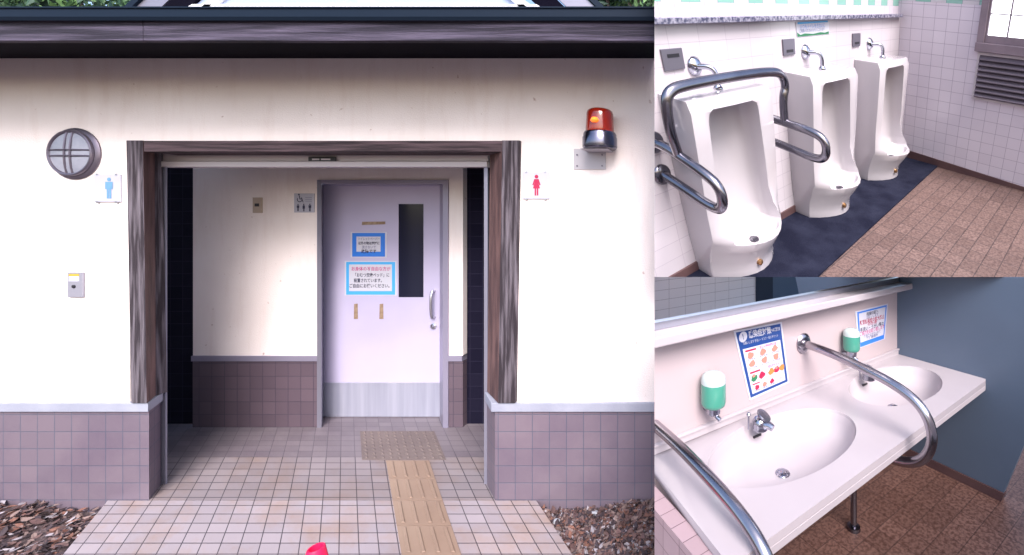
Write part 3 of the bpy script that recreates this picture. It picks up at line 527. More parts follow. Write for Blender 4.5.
# leaf litter
def mound(x, y):
    g_ = max(0, (-3.62 - x)) * 0.11 if x < -2 else max(0, x + 0.95) * 0.10
    return min(g_, 0.09) * max(0, min(1, (y - 1.5) / 0.7))
def litter(name, xr, yr, n, seed, lab, ok):
    rnd = random.Random(seed); m = MB(); mi = []; k = 0
    while k < n:
        x, y = rnd.uniform(*xr), rnd.uniform(*yr)
        if not ok(x, y): continue
        k += 1; pale = rnd.random(); s_ = rnd.uniform(0.006, 0.026) * (1.25 if rnd.random() < 0.1 else 0.9); z = -0.085 + rnd.uniform(0.004, 0.04) + 0.03 * noise.noise(Vector((x * 5, y * 5, 0))) + mound(x, y)
        e_ = Euler((rnd.gauss(0, 0.45), rnd.gauss(0, 0.45), rnd.uniform(0, 6.3))).to_matrix(); p = Vector((x, y, z)); cu = rnd.uniform(-0.3, 0.5)
        pts = [(-1, 0, cu), (-0.45, -0.42, 0), (0.3, -0.5, 0), (1, 0, cu), (0.35, 0.45, 0), (-0.4, 0.5, 0)]
        m.face([p + e_ @ Vector(q) * s_ for q in (pts[0], pts[1], pts[2], pts[3])]); m.face([p + e_ @ Vector(q) * s_ for q in (pts[0], pts[3], pts[4], pts[5])])
        c_ = rnd.choices((0, 1, 2, 3, 4), (5, 3, 5, 1.3, 2))[0]; mi += [c_, c_]
    for _ in range(90):
        x, y = rnd.uniform(*xr), rnd.uniform(*yr)
        if not ok(x, y): continue
        a = rnd.uniform(0, 3.14); l_ = rnd.uniform(0.02, 0.06); z = -0.045 + mound(x, y); nf = len(m.bm.faces)
        m.tube([(x, y, z), (x + math.cos(a) * l_, y + math.sin(a) * l_, z + rnd.uniform(0, 0.02))], 0.0018, n=4); mi += [2] * (len(m.bm.faces) - nf)
    o = m.build(name, LEAFC, uvs=False); o['kind'] = 'stuff'; o['label'] = lab; o['category'] = 'leaf litter'
    for p, i in zip(o.data.polygons, mi): p.material_index = i
litter('leaf_litter', (-5.0, -2.9), (1.2, Y0 - 0.01), 9500, 1, 'brown fallen leaves covering the ground left of the path', lambda x, y: x < xl_ - 0.9375 * y - 0.012)
litter('leaf_litter', (-1.6, -0.2), (1.2, Y0 - 0.01), 6500, 2, 'fallen leaves and chippings covering the ground right of the path', lambda x, y: x > xr_ - 0.9375 * y + 0.012 and x < a_ * y - 0.01)
for (x0_, x1_, sgn) in ((-5.2, -2.9, -1), (-1.5, -0.2, 1)):
    m = MB(); nx_, ny_ = 46, 24; gr_ = []
    for j in range(ny_ + 1):
        y = 1.2 + (Y0 - 1.203) * j / ny_; row_ = []
        for i in range(nx_ + 1):
            x = x0_ + (x1_ - x0_) * i / nx_
            x = min(x, xl_ - 0.9375 * y - 0.004) if sgn < 0 else min(max(x, xr_ - 0.9375 * y + 0.004), a_ * y - 0.004)
            row_.append(m.bm.verts.new((x, y, -0.078 + mound(x, y) * 0.9 + 0.012 * noise.noise(Vector((x * 9, y * 9, 3))))))
        gr_.append(row_)
    for j in range(ny_):
        for i in range(nx_):
            try: m.bm.faces.new((gr_[j][i], gr_[j][i + 1], gr_[j + 1][i + 1], gr_[j + 1][i]))
            except ValueError: pass
    bmesh.ops.dissolve_degenerate(m.bm, edges=m.bm.edges, dist=1e-5); struct(m.build('soil_bed', SOIL, smooth=True))
# pale stones at the right bed
rnd = random.Random(11); k = 0
for (u, v, s_) in ((594, 521, 0.026), (624, 522, 0.024), (556, 528, 0.018), (606, 530, 0.014), (589, 552, 0.016), (561, 521, 0.013), (640, 545, 0.02)):
    y = -(-0.085 - 1.67) * 400 / (v - 215) ; m = MB(); bmesh.ops.create_icosphere(m.bm, subdivisions=2, radius=s_)
    y = min(y, Y0 - 0.04); c = Vector((PX(u, y), y, -0.05))
    for vv in m.bm.verts: vv.co = Vector((vv.co.x * 1.25, vv.co.y, vv.co.z * 0.7)) * (1 + 0.35 * noise.noise(vv.co * 40 + Vector((k, 0, 0)))) + c
    k += 1
    tag(m.build('pale_stone', mat('pale_stone_%d' % k, (0.33, 0.35, 0.40), 0.8), base=tuple(c), uvs=False), ['pale stone in the right leaf litter, middle of the wall', 'large pale stone in the right leaf litter toward the right', 'small pale stone near the path edge', 'small flat pale stone between the two large ones', 'pale stone low in the right leaf litter', 'tiny pale stone against the tiled wall base near the path', 'pale stone at the far right of the leaf litter'][k - 1], 'stone', 'pale stones among the leaves')
# red cone
yc = 1.42; cxx = PX(316, yc); zc_ = PZ(547.5, yc)
t = thing('traffic_cone', 'bright red plastic traffic cone, only its open tip showing at the bottom edge', 'traffic cone', (cxx, yc, 0))
m = MB(); r1 = 0.025
rings = [(0.12, 0.03), (0.10, 0.04), (r1, zc_ - 0.004), (r1 - 0.002, zc_), (r1 - 0.006, zc_), (r1 - 0.007, zc_ - 0.012), (r1 - 0.007, zc_ - 0.06)]
m.lathe((cxx, yc, 0), rings, n=32); m.build('body', CONER, t, smooth=True)
m = MB(); m.box(cxx - 0.16, cxx + 0.16, yc - 0.16, yc + 0.16, 0.0, 0.03, bev=0.01); m.build('foot', CONER, t)

# ================================================================ 2. THE URINAL ROOM
def B2(u, v, ax, val): return tuple(F2.hit(u, v, ax, val))
K2 = dict(fr=F2, cuts=CUT2)
m = MB(); m.box(-3.4, 0.0, -0.12, 0.0, 0.0, 1.252); o = m.build('urinal_wall', WTILE2L, base=(-1.5, 0, 0), **K2); tag(o, 'white tiled wall behind the three urinals', 'wall')
t2 = thing('upper_tile_wall', 'upper tiled wall with mint green row above the granite shelf', 'wall', (-1.5, 0, 1.25), F2)
m = MB(); m.box(-3.4, 0.0, -0.12, -0.022, 1.2525, 1.32); m.build('white_tile_row', WTILE2, t2, **K2)
m = MB(); m.box(-3.4, 0.0, -0.12, -0.022, 1.3205, 1.412); m.build('mint_tile_row', MTILE, t2, **K2)
m = MB(); m.box(-3.4, 0.0, -0.12, -0.022, 1.4125, 1.8); m.build('top_tile_rows', WTILE2, t2, **K2)
m = MB(); m.box(-3.4, -0.03, -0.02, 0.035, 1.238, 1.262); tag(m.build('granite_shelf', GRANITE, base=(-1.5, 0, 1.23), bevel=0.002, **K2), 'narrow speckled granite shelf running above the urinals', 'shelf')
w2 = thing('window_wall', 'white tiled end wall holding the window and louvre', 'wall', (0, 1, 0), F2)
wy0, wy1, wz0, wz1 = 0.622, 1.45, 1.06, 1.75
m = MB(); m.box(0.0005, 0.12, -0.12, wy0, 0.0, 1.362); m.box(0.0005, 0.12, wy0, wy1, 0, wz0 - 0.02); m.box(0.0005, 0.12, wy1, 2.4, 0, 1.362); m.build('white_tiles', WTILE2, w2, **K2)
m = MB(); m.box(0.0005, 0.12, -0.12, wy0, 1.3625, 1.455); m.box(0.0005, 0.12, wy1, 2.4, 1.3625, 1.455); m.build('mint_tile_row', MTILE, w2, **K2)
m = MB(); m.box(0.0005, 0.12, -0.12, wy0, 1.4555, 1.8); m.box(0.0005, 0.12, wy1, 2.4, 1.4555, 1.8); m.build('top_tile_rows', WTILE2, w2, **K2)
m = MB(); m.prism([(0.0, 0.0), (2.4, 0.0), (2.4, 0.035), (1.13, 0.036), (0.0, 0.092)], 0, -0.014, 0.0); m.build('skirting', BASEB, w2, **K2)
m = MB(); m.box(-3.4, -0.014, 0.0, 0.012, 0.0, 0.06); tag(m.build('skirting', BASEB, base=(-1.5, 0, 0), **K2), 'brown skirting strip at the foot of the urinal wall', 'skirting')
m = MB(); m.box(-3.6, 0.0, -0.1, 2.6, -0.1, 0.0); struct(m.build('room_floor', FTILE2, base=(-1.5, 1, -0.1), **K2))
fa, fb = B2(936.6, 167.2, 2, 0.006), B2(821, 277, 2, 0.006)
m = MB(); m.prism([(-3.4, 0.013), (-0.016, 0.013), (-0.016, fa[1]), (fa[0], fa[1]), (fb[0] - 1.0, fb[1] + 0.02), (-3.4, fb[1] + 0.02)], 2, 0.0005, 0.012); tag(m.build('floor_mat', MATD, base=(-1.5, 0.25, 0), **K2), 'long blue black mat on the floor under the urinals', 'mat')
# window
wn = thing('window', 'brown framed window glowing white, above the louvre', 'window', (0, 1, wz0), F2)
m = MB(); m.box(-0.03, 0.05, wy0, wy0 + 0.05, wz0, wz1); m.box(-0.03, 0.05, wy1 - 0.05, wy1, wz0, wz1); m.box(-0.03, 0.05, wy0 + 0.05, wy1 - 0.05, wz1 - 0.05, wz1); m.build('frame', WINM, wn, bevel=0.002, **K2)
m = MB(); m.box(-0.04, 0.05, wy0 - 0.004, wy1, wz0 - 0.02, wz0 + 0.045); m.build('sill', WINM, wn, bevel=0.003, **K2)
m = MB(); m.box(-0.012, 0.04, wy0 + 0.05, wy1 - 0.05, wz0 + 0.046, wz0 + 0.10); m.box(-0.012, 0.04, wy0 + 0.05, wy0 + 0.065, wz0 + 0.10, wz1 - 0.05)
m.build('sash', WINM, wn, **K2)
m = MB(); m.box(-0.004, 0.02, 0.815, 0.825, wz0 + 0.10, wz1 - 0.05); m.box(-0.004, 0.02, wy0 + 0.065, wy1 - 0.05, wz0 + 0.245, wz0 + 0.253); m.box(-0.004, 0.02, 1.02, 1.03, wz0 + 0.10, wz1 - 0.05); m.build('glazing_bar', WINM, wn, **K2)
m = MB(); m.box(0.021, 0.028, wy0 + 0.02, wy1 - 0.02, wz0 + 0.03, wz1 - 0.02); m.build('pane', PANE, wn, **K2)
lv = thing('louvre_vent', 'grey slatted louvre vent in a pale frame under the window', 'vent', (0, 1, 0.66), F2)
ly0, ly1, lz0, lz1 = 0.640, 1.35, 0.672, 1.034
m = MB(); m.box(-0.012, 0, ly0, ly0 + 0.018, lz0, lz1); m.box(-0.012, 0, ly1 - 0.018, ly1, lz0, lz1); m.box(-0.012, 0, ly0 + 0.018, ly1 - 0.018, lz0, lz0 + 0.018); m.box(-0.012, 0, ly0 + 0.018, ly1 - 0.018, lz1 - 0.018, lz1); m.build('frame', RAILW, lv, **K2)
m = MB(); m.box(-0.002, 0, ly0 + 0.018, ly1 - 0.018, lz0 + 0.018, lz1 - 0.018); m.build('back_plate', BLACK, lv, **K2)
for k in range(8):
    z = lz0 + 0.022 + k * 0.0405; m = MB(); m.prism([(-0.003, z + 0.034), (-0.003, z + 0.037), (-0.030, z + 0.010), (-0.030, z + 0.003), (-0.026, z + 0.003)], 1, ly0 + 0.018, ly1 - 0.018); m.build('slat', LOUV, lv, **K2)
# urinals
def outline(z, H=0.948, W=0.576, n=10):
    """half-round nosed plan outline of the urinal at height z"""
    prof = [(0.0, 0.125, 0.265, 0.03), (0.03, 0.125, 0.262, 0.03), (0.11, 0.130, 0.275, 0.028), (0.20, 0.160, 0.338, 0.012), (0.240, 0.170, 0.352, 0.008), (0.262, 0.185, 0.34, 0.01), (0.33, 0.185, 0.245, 0.006), (0.42, 0.185, 0.205, 0.0), (0.60, 0.195, 0.212, 0.0), (0.90, 0.205, 0.222, 0.0), (H, 0.185, 0.20, 0.006)]
    for (za, sa, na, ia), (zb_, sb_, nb, ib) in zip(prof, prof[1:]):
        if z <= zb_ + 1e-9: f = (z - za) / (zb_ - za); side, nose, ins = sa + (sb_ - sa) * f, na + (nb - na) * f, ia + (ib - ia) * f; break
    pts = [(ins * 0.4, 0.0)]
    for k in range(n + 1):
        x = k / n; s_ = math.sin(math.pi * x) ** 0.85 if 0 < x < 1 else 0
        pts.append((ins * 0.4 + (W - ins * 1.6) * x, side + (nose - side) * s_))
    pts.append((W - ins * 1.2, 0.0)); return [(px_, py_, z) for px_, py_ in pts]
def make_urinal(x0, label):
    base = (x0, 0, 0); t = thing('urinal', label, 'urinal', base, F2, 'floor standing urinals along the tiled wall')
    m = MB(); m.loft([[(x0 + p[0], p[1] + 0.002, p[2] + 0.012) for p in outline(z)] for z in (0, 0.03, 0.10, 0.18, 0.235, 0.262, 0.29, 0.33, 0.38, 0.42, 0.5, 0.6, 0.75, 0.90, 0.935, 0.948)])
    body = m.build('basin', PORC, t, F2)
    m = MB(); rings = []
    for z, l, r, bk in ((0.165, 0.20, 0.36, 0.20), (0.19, 0.12, 0.43, 0.12), (0.235, 0.085, 0.475, 0.08), (0.30, 0.078, 0.485, 0.06), (0.5, 0.08, 0.475, 0.05), (0.7, 0.085, 0.455, 0.045), (0.86, 0.09, 0.440, 0.045), (0.89, 0.10, 0.43, 0.05), (0.905, 0.125, 0.40, 0.07)):
        front = 0.262 if z < 0.262 else 0.6
        fr_y = {0.165: 0.25, 0.19: 0.29, 0.235: 0.305}.get(z, 0.6); n = 12; ring = []
        for k in range(n + 1):
            a = math.pi * k / n; ring.append((x0 + (l + r) / 2 - (r - l) / 2 * math.cos(a), 0.012 + bk + 0.085 - 0.085 * math.sin(a) ** 0.7 if 0 < k < n else 0.012 + bk + 0.085, z + 0.012))
        if fr_y < 0.6:
            for k in range(n + 1):
                a = math.pi * k / n; ring.append((x0 + (l + r) / 2 + (r - l) / 2 * math.cos(a), 0.012 + bk + 0.10 + (fr_y - bk - 0.10) * (math.sin(a) ** 0.6 if 0 < k < n else 0), z + 0.012))
        else:
            for k in range(n + 1):
                a = math.pi * k / n; ring.append((x0 + (l + r) / 2 + (r - l) / 2 * math.cos(a), 0.5, z + 0.012))
        rings.append(ring)
    m.loft(rings); cut = m.build('cutter', PORC, None, F2, base=base)
    boolean(body, [cut])
    for p in body.data.polygons: p.use_smooth = True
    md = body.modifiers.new('bevel', 'BEVEL'); md.width = 0.014; md.segments = 3; md.limit_method = 'ANGLE'; md.angle_limit = R(38)
    apply_mods(body); body.data.set_sharp_from_angle(angle=R(60))
    m = MB(); m.lathe((x0 + 0.285, 0.215, 0.184), [(0.028, 0), (0.026, 0.006), (0.01, 0.008)], n=14); m.build('drain_strainer', STEELD, t, F2, smooth=True)
    m = MB(); m.lathe((x0 + 0.245, 0.262, 0.080), [(0.020, 0.0), (0.018, 0.018), (0.008, 0.024)], 'y', n=16); m.build('drain_plug', BRASS, t, F2, smooth=True)
    # flush pipe
    fx, fz = x0 + 0.255, 1.055
    fp = MB(); fp.lathe((fx, 0.0, fz), [(0.045, 0.001), (0.045, 0.006), (0.032, 0.022), (0.018, 0.03)], 'y', n=24); fp.tube([(fx, 0.02, fz), (fx + 0.03, 0.075, fz + 0.005), (fx + 0.045, 0.095, fz - 0.02), (fx + 0.045, 0.095, 0.99), (fx + 0.045, 0.095, 0.958)], 0.013, n=14, smooth=2); fp.lathe((fx + 0.045, 0.095, 0.9605), [(0.024, 0), (0.024, 0.008), (0.014, 0.02)], n=16)
    fp.build('flush_pipe', CHROME, t, F2, smooth=True)
    return t
make_urinal(-2.785, 'white floor urinal nearest the viewer, enclosed by the steel grab rails')
make_urinal(-1.808, 'middle white floor urinal beside the dark mat')
make_urinal(-0.872, 'farthest white floor urinal, next to the tiled end wall')
for x, lab in ((-2.72, 'grey sensor plate on the wall above the nearest urinal'), (-1.80, 'grey sensor plate on the wall above the middle urinal'), (-0.912, 'grey sensor plate on the wall above the farthest urinal')):
    t = thing('sensor_plate', lab, 'sensor', (x, 0, 1.05), F2, 'flush sensor plates')
    m = MB(); m.box(x, x + 0.125, 0.0005, 0.010, 1.050, 1.139); m.build('cover', PLATED, t, bevel=0.002, **K2)
    m = MB(); m.box(x + 0.03, x + 0.10, 0.010, 0.0115, 1.103 if x < -2 else 1.066, 1.118 if x < -2 else 1.081); m.build('sensor_window', BLACK, t, **K2)
# paper sign on the wall
ps = thing('paper_notice', 'small paper notice with blue top and green bottom under the granite shelf', 'notice', (-1.44, 0, 1.14), F2)
q = [(-1.640, 1.143), (-1.245, 1.147), (-1.248, 1.233), (-1.643, 1.228)]
m = MB(); m.prism(q, 1, 0.001, 0.003); m.build('sheet', PAPER, ps, **K2)
m = MB(); m.prism([(-1.625, 1.214), (-1.262, 1.219), (-1.262, 1.230), (-1.625, 1.226)], 1, 0.003, 0.0035); m.build('blue_band', BLUEL, ps, **K2)
m = MB(); m.prism([(-1.635, 1.145), (-1.250, 1.149), (-1.252, 1.165), (-1.30, 1.158), (-1.36, 1.163), (-1.45, 1.156), (-1.55, 1.162), (-1.60, 1.155), (-1.637, 1.170)], 1, 0.003, 0.0035); m.build('green_band', GREENP, ps, **K2)
text('いつもトイレをきれいに', 0.03, (-1.45, 0.004, 1.199), (1, 0, 0.012), (0, 0, 1), 'lettering', BLUEP, ps, F2, width=0.30)
text('ご利用いただきありがとうございます', 0.022, (-1.46, 0.004, 1.177), (1, 0, 0.012), (0, 0, 1), 'lettering', BLUED, ps, F2, width=0.30)
# grab rails round the nearest urinal
gr = thing('urinal_grab_rail', 'polished steel grab rails looping round the nearest urinal', 'grab rail', (-2.5, 0, 0.6), F2)
xLf = -2.862; RT = 0.0235
m = MB(); m.tube([(xLf, 0.012, 0.755), (xLf, 0.10, 0.755), (xLf, 0.34, 0.70), (xLf, 0.395, 0.66), (xLf, 0.395, 0.585), (xLf, 0.345, 0.545), (xLf, 0.13, 0.585), (xLf, 0.012, 0.600)], RT, smooth=3); m.build('left_arm', STEELD, gr, smooth=True, **K2)
xRt = -2.08
m = MB(); m.tube([(xRt, 0.012, 0.75), (xRt, 0.17, 0.745), (xRt, 0.38, 0.735), (xRt, 0.44, 0.70), (xRt, 0.44, 0.62), (xRt, 0.385, 0.585), (xRt, 0.18, 0.604), (xRt, 0.012, 0.615)], RT, smooth=3); m.build('right_arm', STEELD, gr, smooth=True, **K2)
yh = 0.18
hp = [(xLf, yh - 0.02, 0.745)] + [B2(u, v, 1, yh) for u, v in ((669.5, 130), (665.5, 101), (670, 90.5), (683, 85.5), (725, 77.5), (768, 71.5), (781, 73), (786, 86))] + [(xRt, yh, 0.88), (xRt, yh, 0.745)]
m = MB(); m.tube(hp, RT, smooth=3); m.build('front_hoop', STEELD, gr, smooth=True, **K2)
for x, zs_ in ((xLf, (0.757, 0.60)), (xRt, (0.737, 0.60))):
    for z in zs_:
        m = MB(); m.lathe((x, 0.0005, z), [(0.05, 0), (0.05, 0.008), (0.042, 0.018), (0.026, 0.022)], 'y', n=28); m.build('wall_flange', STEELD, gr, smooth=True, **K2)

# ================================================================ 3. THE WASHROOM
def B3(u, v, ax, val): return tuple(F3.hit(u, v, ax, val))
K3 = dict(fr=F3, cuts=CUT3)
ZC = 0.688
m = MB(); m.box(-3.0, 1.6, -0.6, 2.0, -0.12, 0.0); struct(m.build('washroom_floor', FTILE3, base=(0, 1, -0.12), **K3))
bk = MB(); bk.box(-2.6, 0.0, -0.10, 0.0, 0.0, 1.9); tag(bk.build('vanity_wall', mat('panel_cream', (0.42, 0.35, 0.37), 0.35), base=(-1.2, 0, 0), **K3), 'pale pinkish panel wall behind the wash basins', 'wall')
# partition
PT = mat('x', (0, 0, 0))
pa, pb = B3(998, 504.6, 0, 0.0), B3(1024, 445, 0, 0.0)
pt = thing('toilet_partition', 'slate blue partition panel at the right end of the counter', 'partition', (0, 0.3, 0), F3)
ye = lambda z: 0.628 + 0.30 * z
m = MB(); m.prism([(-0.1, 0.055), (ye(0.055), 0.055), (ye(1.6), 1.6), (-0.1, 1.6)], 0, 0.0, 0.035); m.build('panel', PARTB, pt, bevel=0.002, **K3)
m = MB(); m.prism([(-0.1, 0.0), (ye(0) + 0.004, 0.0), (ye(0.055) + 0.004, 0.054), (-0.1, 0.054)], 0, -0.008, 0.040); m.build('skirting', BASEB, pt, **K3)
# counter with two bowls
ct = thing('vanity_counter', 'long white vanity counter with two oval basins', 'counter', (-1.0, 0, ZC), F3)
fl = [(-1.975, 0.001), (-0.001, 0.001), (-0.001, 0.552), (-0.03, 0.560), (-2.02, 0.605)]
m = MB(); m.prism(fl, 2, ZC - 0.030, ZC); top = m.build('counter_top', PORCI, ct, F3)
BAS = ((-1.432, 0.277, 0.402, 0.212), (-0.488, 0.258, 0.362, 0.205))
cutters = []
for bx_, by_, ax_, ay_ in BAS:
    m = MB(); rings = []
    for f, d in ((1.012, 0.05), (1.004, 0.004), (0.985, -0.012), (0.97, -0.05)): rings.append([(bx_ + ax_ * f * math.cos(2 * math.pi * k / 64), by_ + ay_ * f * math.sin(2 * math.pi * k / 64), ZC + d) for k in range(64)])
    m.loft(rings); cutters.append(m.build('cut', PORCI, None, F3, base=(-1.0, 0, ZC)))
boolean(top, cutters)
for p in top.data.polygons: p.use_smooth = True
top.data.set_sharp_from_angle(angle=R(35))
bmx = bmesh.new(); bmx.from_mesh(top.data)          # cut at the left edge of the washroom set
for v in bmx.verts: v.co += top.matrix_world.translation + Vector(F3.w((-1.0, 0, ZC))) if False else Vector(F3.w((-1.0, 0, ZC)))
r_ = bmesh.ops.bisect_plane(bmx, geom=bmx.verts[:] + bmx.edges[:] + bmx.faces[:], plane_co=EYE, plane_no=Vector(CUT3[0]), clear_inner=True, dist=1e-5)
bmesh.ops.holes_fill(bmx, edges=[g_ for g_ in r_['geom_cut'] if isinstance(g_, bmesh.types.BMEdge) and g_.is_boundary])
for v in bmx.verts: v.co -= Vector(F3.w((-1.0, 0, ZC)))
bmx.to_mesh(top.data); bmx.free()
for bx_, by_, ax_, ay_ in BAS:
    m = MB(); prof = [(0.985, -0.010), (0.972, -0.018), (0.95, -0.042), (0.90, -0.074), (0.80, -0.100), (0.65, -0.114), (0.45, -0.122), (0.22, -0.127), (0.03, -0.129)]
    rings = []
    for f, d in prof: rings.append([(bx_ + (1 - f) * -0.03 + ax_ * f * math.cos(2 * math.pi * k / 64), by_ + (1 - f) * 0.0 + ay_ * f * math.sin(2 * math.pi * k / 64), ZC + d) for k in range(64)])
    outer = [[(p[0] , p[1], p[2] - 0.012) for p in r] for r in rings]
    m.loft(rings + outer[::-1] + [rings[0]], cap=False); bmesh.ops.remove_doubles(m.bm, verts=m.bm.verts, dist=1e-5); b = m.build('basin', PORCI, ct, F3, smooth=True)
    dx_, dy_ = bx_ - 0.03, by_
    m = MB(); m.lathe((dx_, dy_, ZC - 0.1265), [(0.032, 0), (0.030, 0.003), (0.022, 0.004), (0.020, 0.010), (0.008, 0.012)], n=24); m.build('drain', CHROME, b, F3, smooth=True)
    oc = Vector((bx_ + (0.0 if bx_ < -1 else -0.03), by_ - ay_ * 0.925 + 0.004, ZC - 0.060))
    m = MB(); m.box(oc.x - 0.024, oc.x + 0.024, oc.y - 0.002, oc.y + 0.006, oc.z - 0.004, oc.z + 0.006, bev=0.002); m.build('overflow_slot', BLACK, b, F3)
m = MB(); m.prism([(-0.001, 0.552), (-0.03, 0.560), (-2.02, 0.605), (-2.02, 0.593), (-0.03, 0.548), (-0.001, 0.54)], 2, ZC - 0.060, ZC - 0.0305); m.build('front_lip', PORCI, ct, bevel=0.003, **K3)
m = MB(); m.prism([(-0.002, 0.500), (-1.99, 0.548), (-1.99, 0.530), (-0.002, 0.482)], 2, ZC - 0.115, ZC - 0.0305); m.build('apron', mat('apron_resin', (0.55, 0.48, 0.50), 0.4), ct, bevel=0.002, **K3)
m = MB(); m.box(-2.6, -0.001, 0.0005, 0.012, ZC + 0.0005, ZC + 0.030); m.box(-2.6, -0.001, 0.0005, 0.02, ZC + 0.030, ZC + 0.042, bev=0.003); m.build('upstand', PORCI, ct, **K3)
m = MB(); m.tube([(-0.862, 0.225, 0.0), (-0.862, 0.225, ZC - 0.035)], 0.017, n=16); m.lathe((-0.862, 0.225, 0.0), [(0.035, 0.001), (0.033, 0.018), (0.02, 0.022)], n=20); m.build('leg', STEELD, ct, smooth=True, **K3)
# tiled side below the left end
m = MB(); m.prism([(-0.02, 0.0), (0.62, 0.0), (0.60, ZC - 0.033), (-0.02, ZC - 0.033)], 0, -2.06, -2.0); tag(m.build('tiled_side_wall', tiles('cream_end_tile', (0.33, 0.24, 0.265), (0.37, 0.27, 0.30), (0.14, 0.09, 0.11), w=0.1, h=0.07, gap=0.003, rough=0.3), base=(-2.03, 0.3, 0), **K3), 'pinkish tiled side wall under the left end of the counter', 'wall')
# shelf and mirror
m = MB(); m.box(-2.7, 0.088, 0.0005, 0.11, 1.160, 1.200, bev=0.006); tag(m.build('mirror_shelf', PORCI, base=(-1.1, 0, 1.15), **K3), 'white ledge shelf running under the mirror', 'shelf')
mr = thing('wall_mirror', 'long wall mirror with silver bottom rail above the shelf', 'mirror', (-1.2, 0, 1.2), F3)
m = MB(); m.box(-2.7, -0.02, 0.001, 0.008, 1.235, 1.9); m.build('glass', MIRROR, mr, **K3)
m = MB(); m.box(-2.7, -0.02, 0.001, 0.024, 1.2005, 1.2345, bev=0.003); m.build('bottom_rail', STEEL, mr, **K3)
# opposite side of the washroom, seen in the mirror
m = MB(); m.box(-3.2, 0.62, 2.15, 2.25, 0.0, 1.62); tag(m.build('opposite_tiled_wall', tiles('cream_wall_tile', (0.88, 0.82, 0.80), (0.90, 0.84, 0.82), (0.42, 0.36, 0.36), w=0.2, h=0.1, gap=0.004, rough=0.25), base=(-1.3, 2.2, 0), fr=F3), 'cream tiled wall opposite the basins, seen in the mirror', 'wall')
m = MB(); m.box(0.62, 0.90, 2.13, 2.25, 0.0, 1.62); tag(m.build('stall_door_edge', mat('stall_dark', (0.02, 0.03, 0.055), 0.4), base=(0.7, 2.2, 0), fr=F3), 'dark blue stall door edge reflected in the mirror', 'stall door')
m = MB(); m.box(0.90, 2.6, 2.14, 2.25, 0.0, 1.62); tag(m.build('stall_partition', PARTB, base=(1.6, 2.2, 0), fr=F3), 'blue grey stall partition reflected in the mirror', 'partition')
# faucets
def faucet(x, y, lab, k):
    t = thing('faucet', lab, 'faucet', (x, y, ZC), F3, 'push taps on the counter')
    m = MB(); m.lathe((x, y, ZC), [(0.036, 0.0005), (0.036, 0.005), (0.034, 0.010), (0.036, 0.022), (0.034, 0.040), (0.026, 0.050), (0.010, 0.053)], n=28)
    m.tube([(x, y + 0.01, ZC + 0.026), (x + 0.012, y + 0.05, ZC + 0.030), (x + 0.016, y + 0.066, ZC + 0.024)], [0.020, 0.018, 0.015], n=16); m.build('body', CHROME, t, F3, smooth=True)
    ax = Vector((0.35, 0.45, 0.82)).normalized(); e1 = ax.orthogonal().normalized(); e2 = ax.cross(e1); c0 = Vector((x + 0.004, y + 0.004, ZC + 0.045))
    m = MB(); m.loft([[tuple(c0 + ax * h_ + (e1 * math.cos(q_) + e2 * math.sin(q_)) * r_) for q_ in [2 * math.pi * jj / 24 for jj in range(24)]] for r_, h_ in ((0.016, 0.0), (0.018, 0.010), (0.034, 0.014), (0.037, 0.020), (0.034, 0.026), (0.012, 0.029))]); m.build('push_cap', mat('tap_cap', (0.18, 0.18, 0.23), 0.25, 0.8), t, F3, smooth=True)
    m = MB(); m.tube([(x - 0.045, y - 0.03, ZC), (x - 0.045, y - 0.03, ZC + 0.062)], 0.004, n=8); m.lathe((x - 0.045, y - 0.03, ZC + 0.062), [(0.008, 0), (0.01, 0.006), (0.006, 0.013)], n=12); m.build('plug_knob', CHROME, t, F3, smooth=True)
faucet(-1.455, 0.130, 'chrome tap at the nearer left basin', 0)
faucet(-0.560, 0.125, 'chrome tap at the farther right basin, behind the curved rail', 1)
# soap dispensers
def soap(x, zb_, h, r, lab):
    t = thing('soap_dispenser', lab, 'soap dispenser', (x, 0.0, zb_ - 0.05), F3, 'soap dispensers on the wall'); y = 0.062
    m = MB(); m.lathe((x, y, zb_), [(r * 0.72, 0), (r * 0.92, h * 0.05), (r, h * 0.15), (r * 0.98, h * 0.70)], n=32); m.build('soap_bottle', SOAPG, t, smooth=True, **K3)
    m = MB(); m.lathe((x, y, zb_ + h * 0.701), [(r * 0.985, 0), (r * 0.97, h * 0.12), (r * 0.85, h * 0.23), (r * 0.55, h * 0.30), (r * 0.1, h * 0.325)], n=32); m.build('bottle_cap', SOAPC, t, smooth=True, **K3)
    m = MB(); m.lathe((x, y, zb_ - 0.038), [(0.020, 0), (0.03, 0.01), (0.032, 0.0375)], n=20); m.tube([(x, 0.001, zb_ - 0.028), (x, y, zb_ - 0.028)], 0.013, n=12); m.tube([(x, y, zb_ - 0.03), (x + 0.01, y + 0.035, zb_ - 0.05)], 0.01, n=12); m.build('valve', CHROME, t, smooth=True, **K3)
soap(-1.672, 0.829, 0.150, 0.056, 'green soap dispenser nearer the viewer, above the left basin')
soap(-0.640, 0.858, 0.132, 0.050, 'green soap dispenser behind the steel rail, beside the red and blue notice')
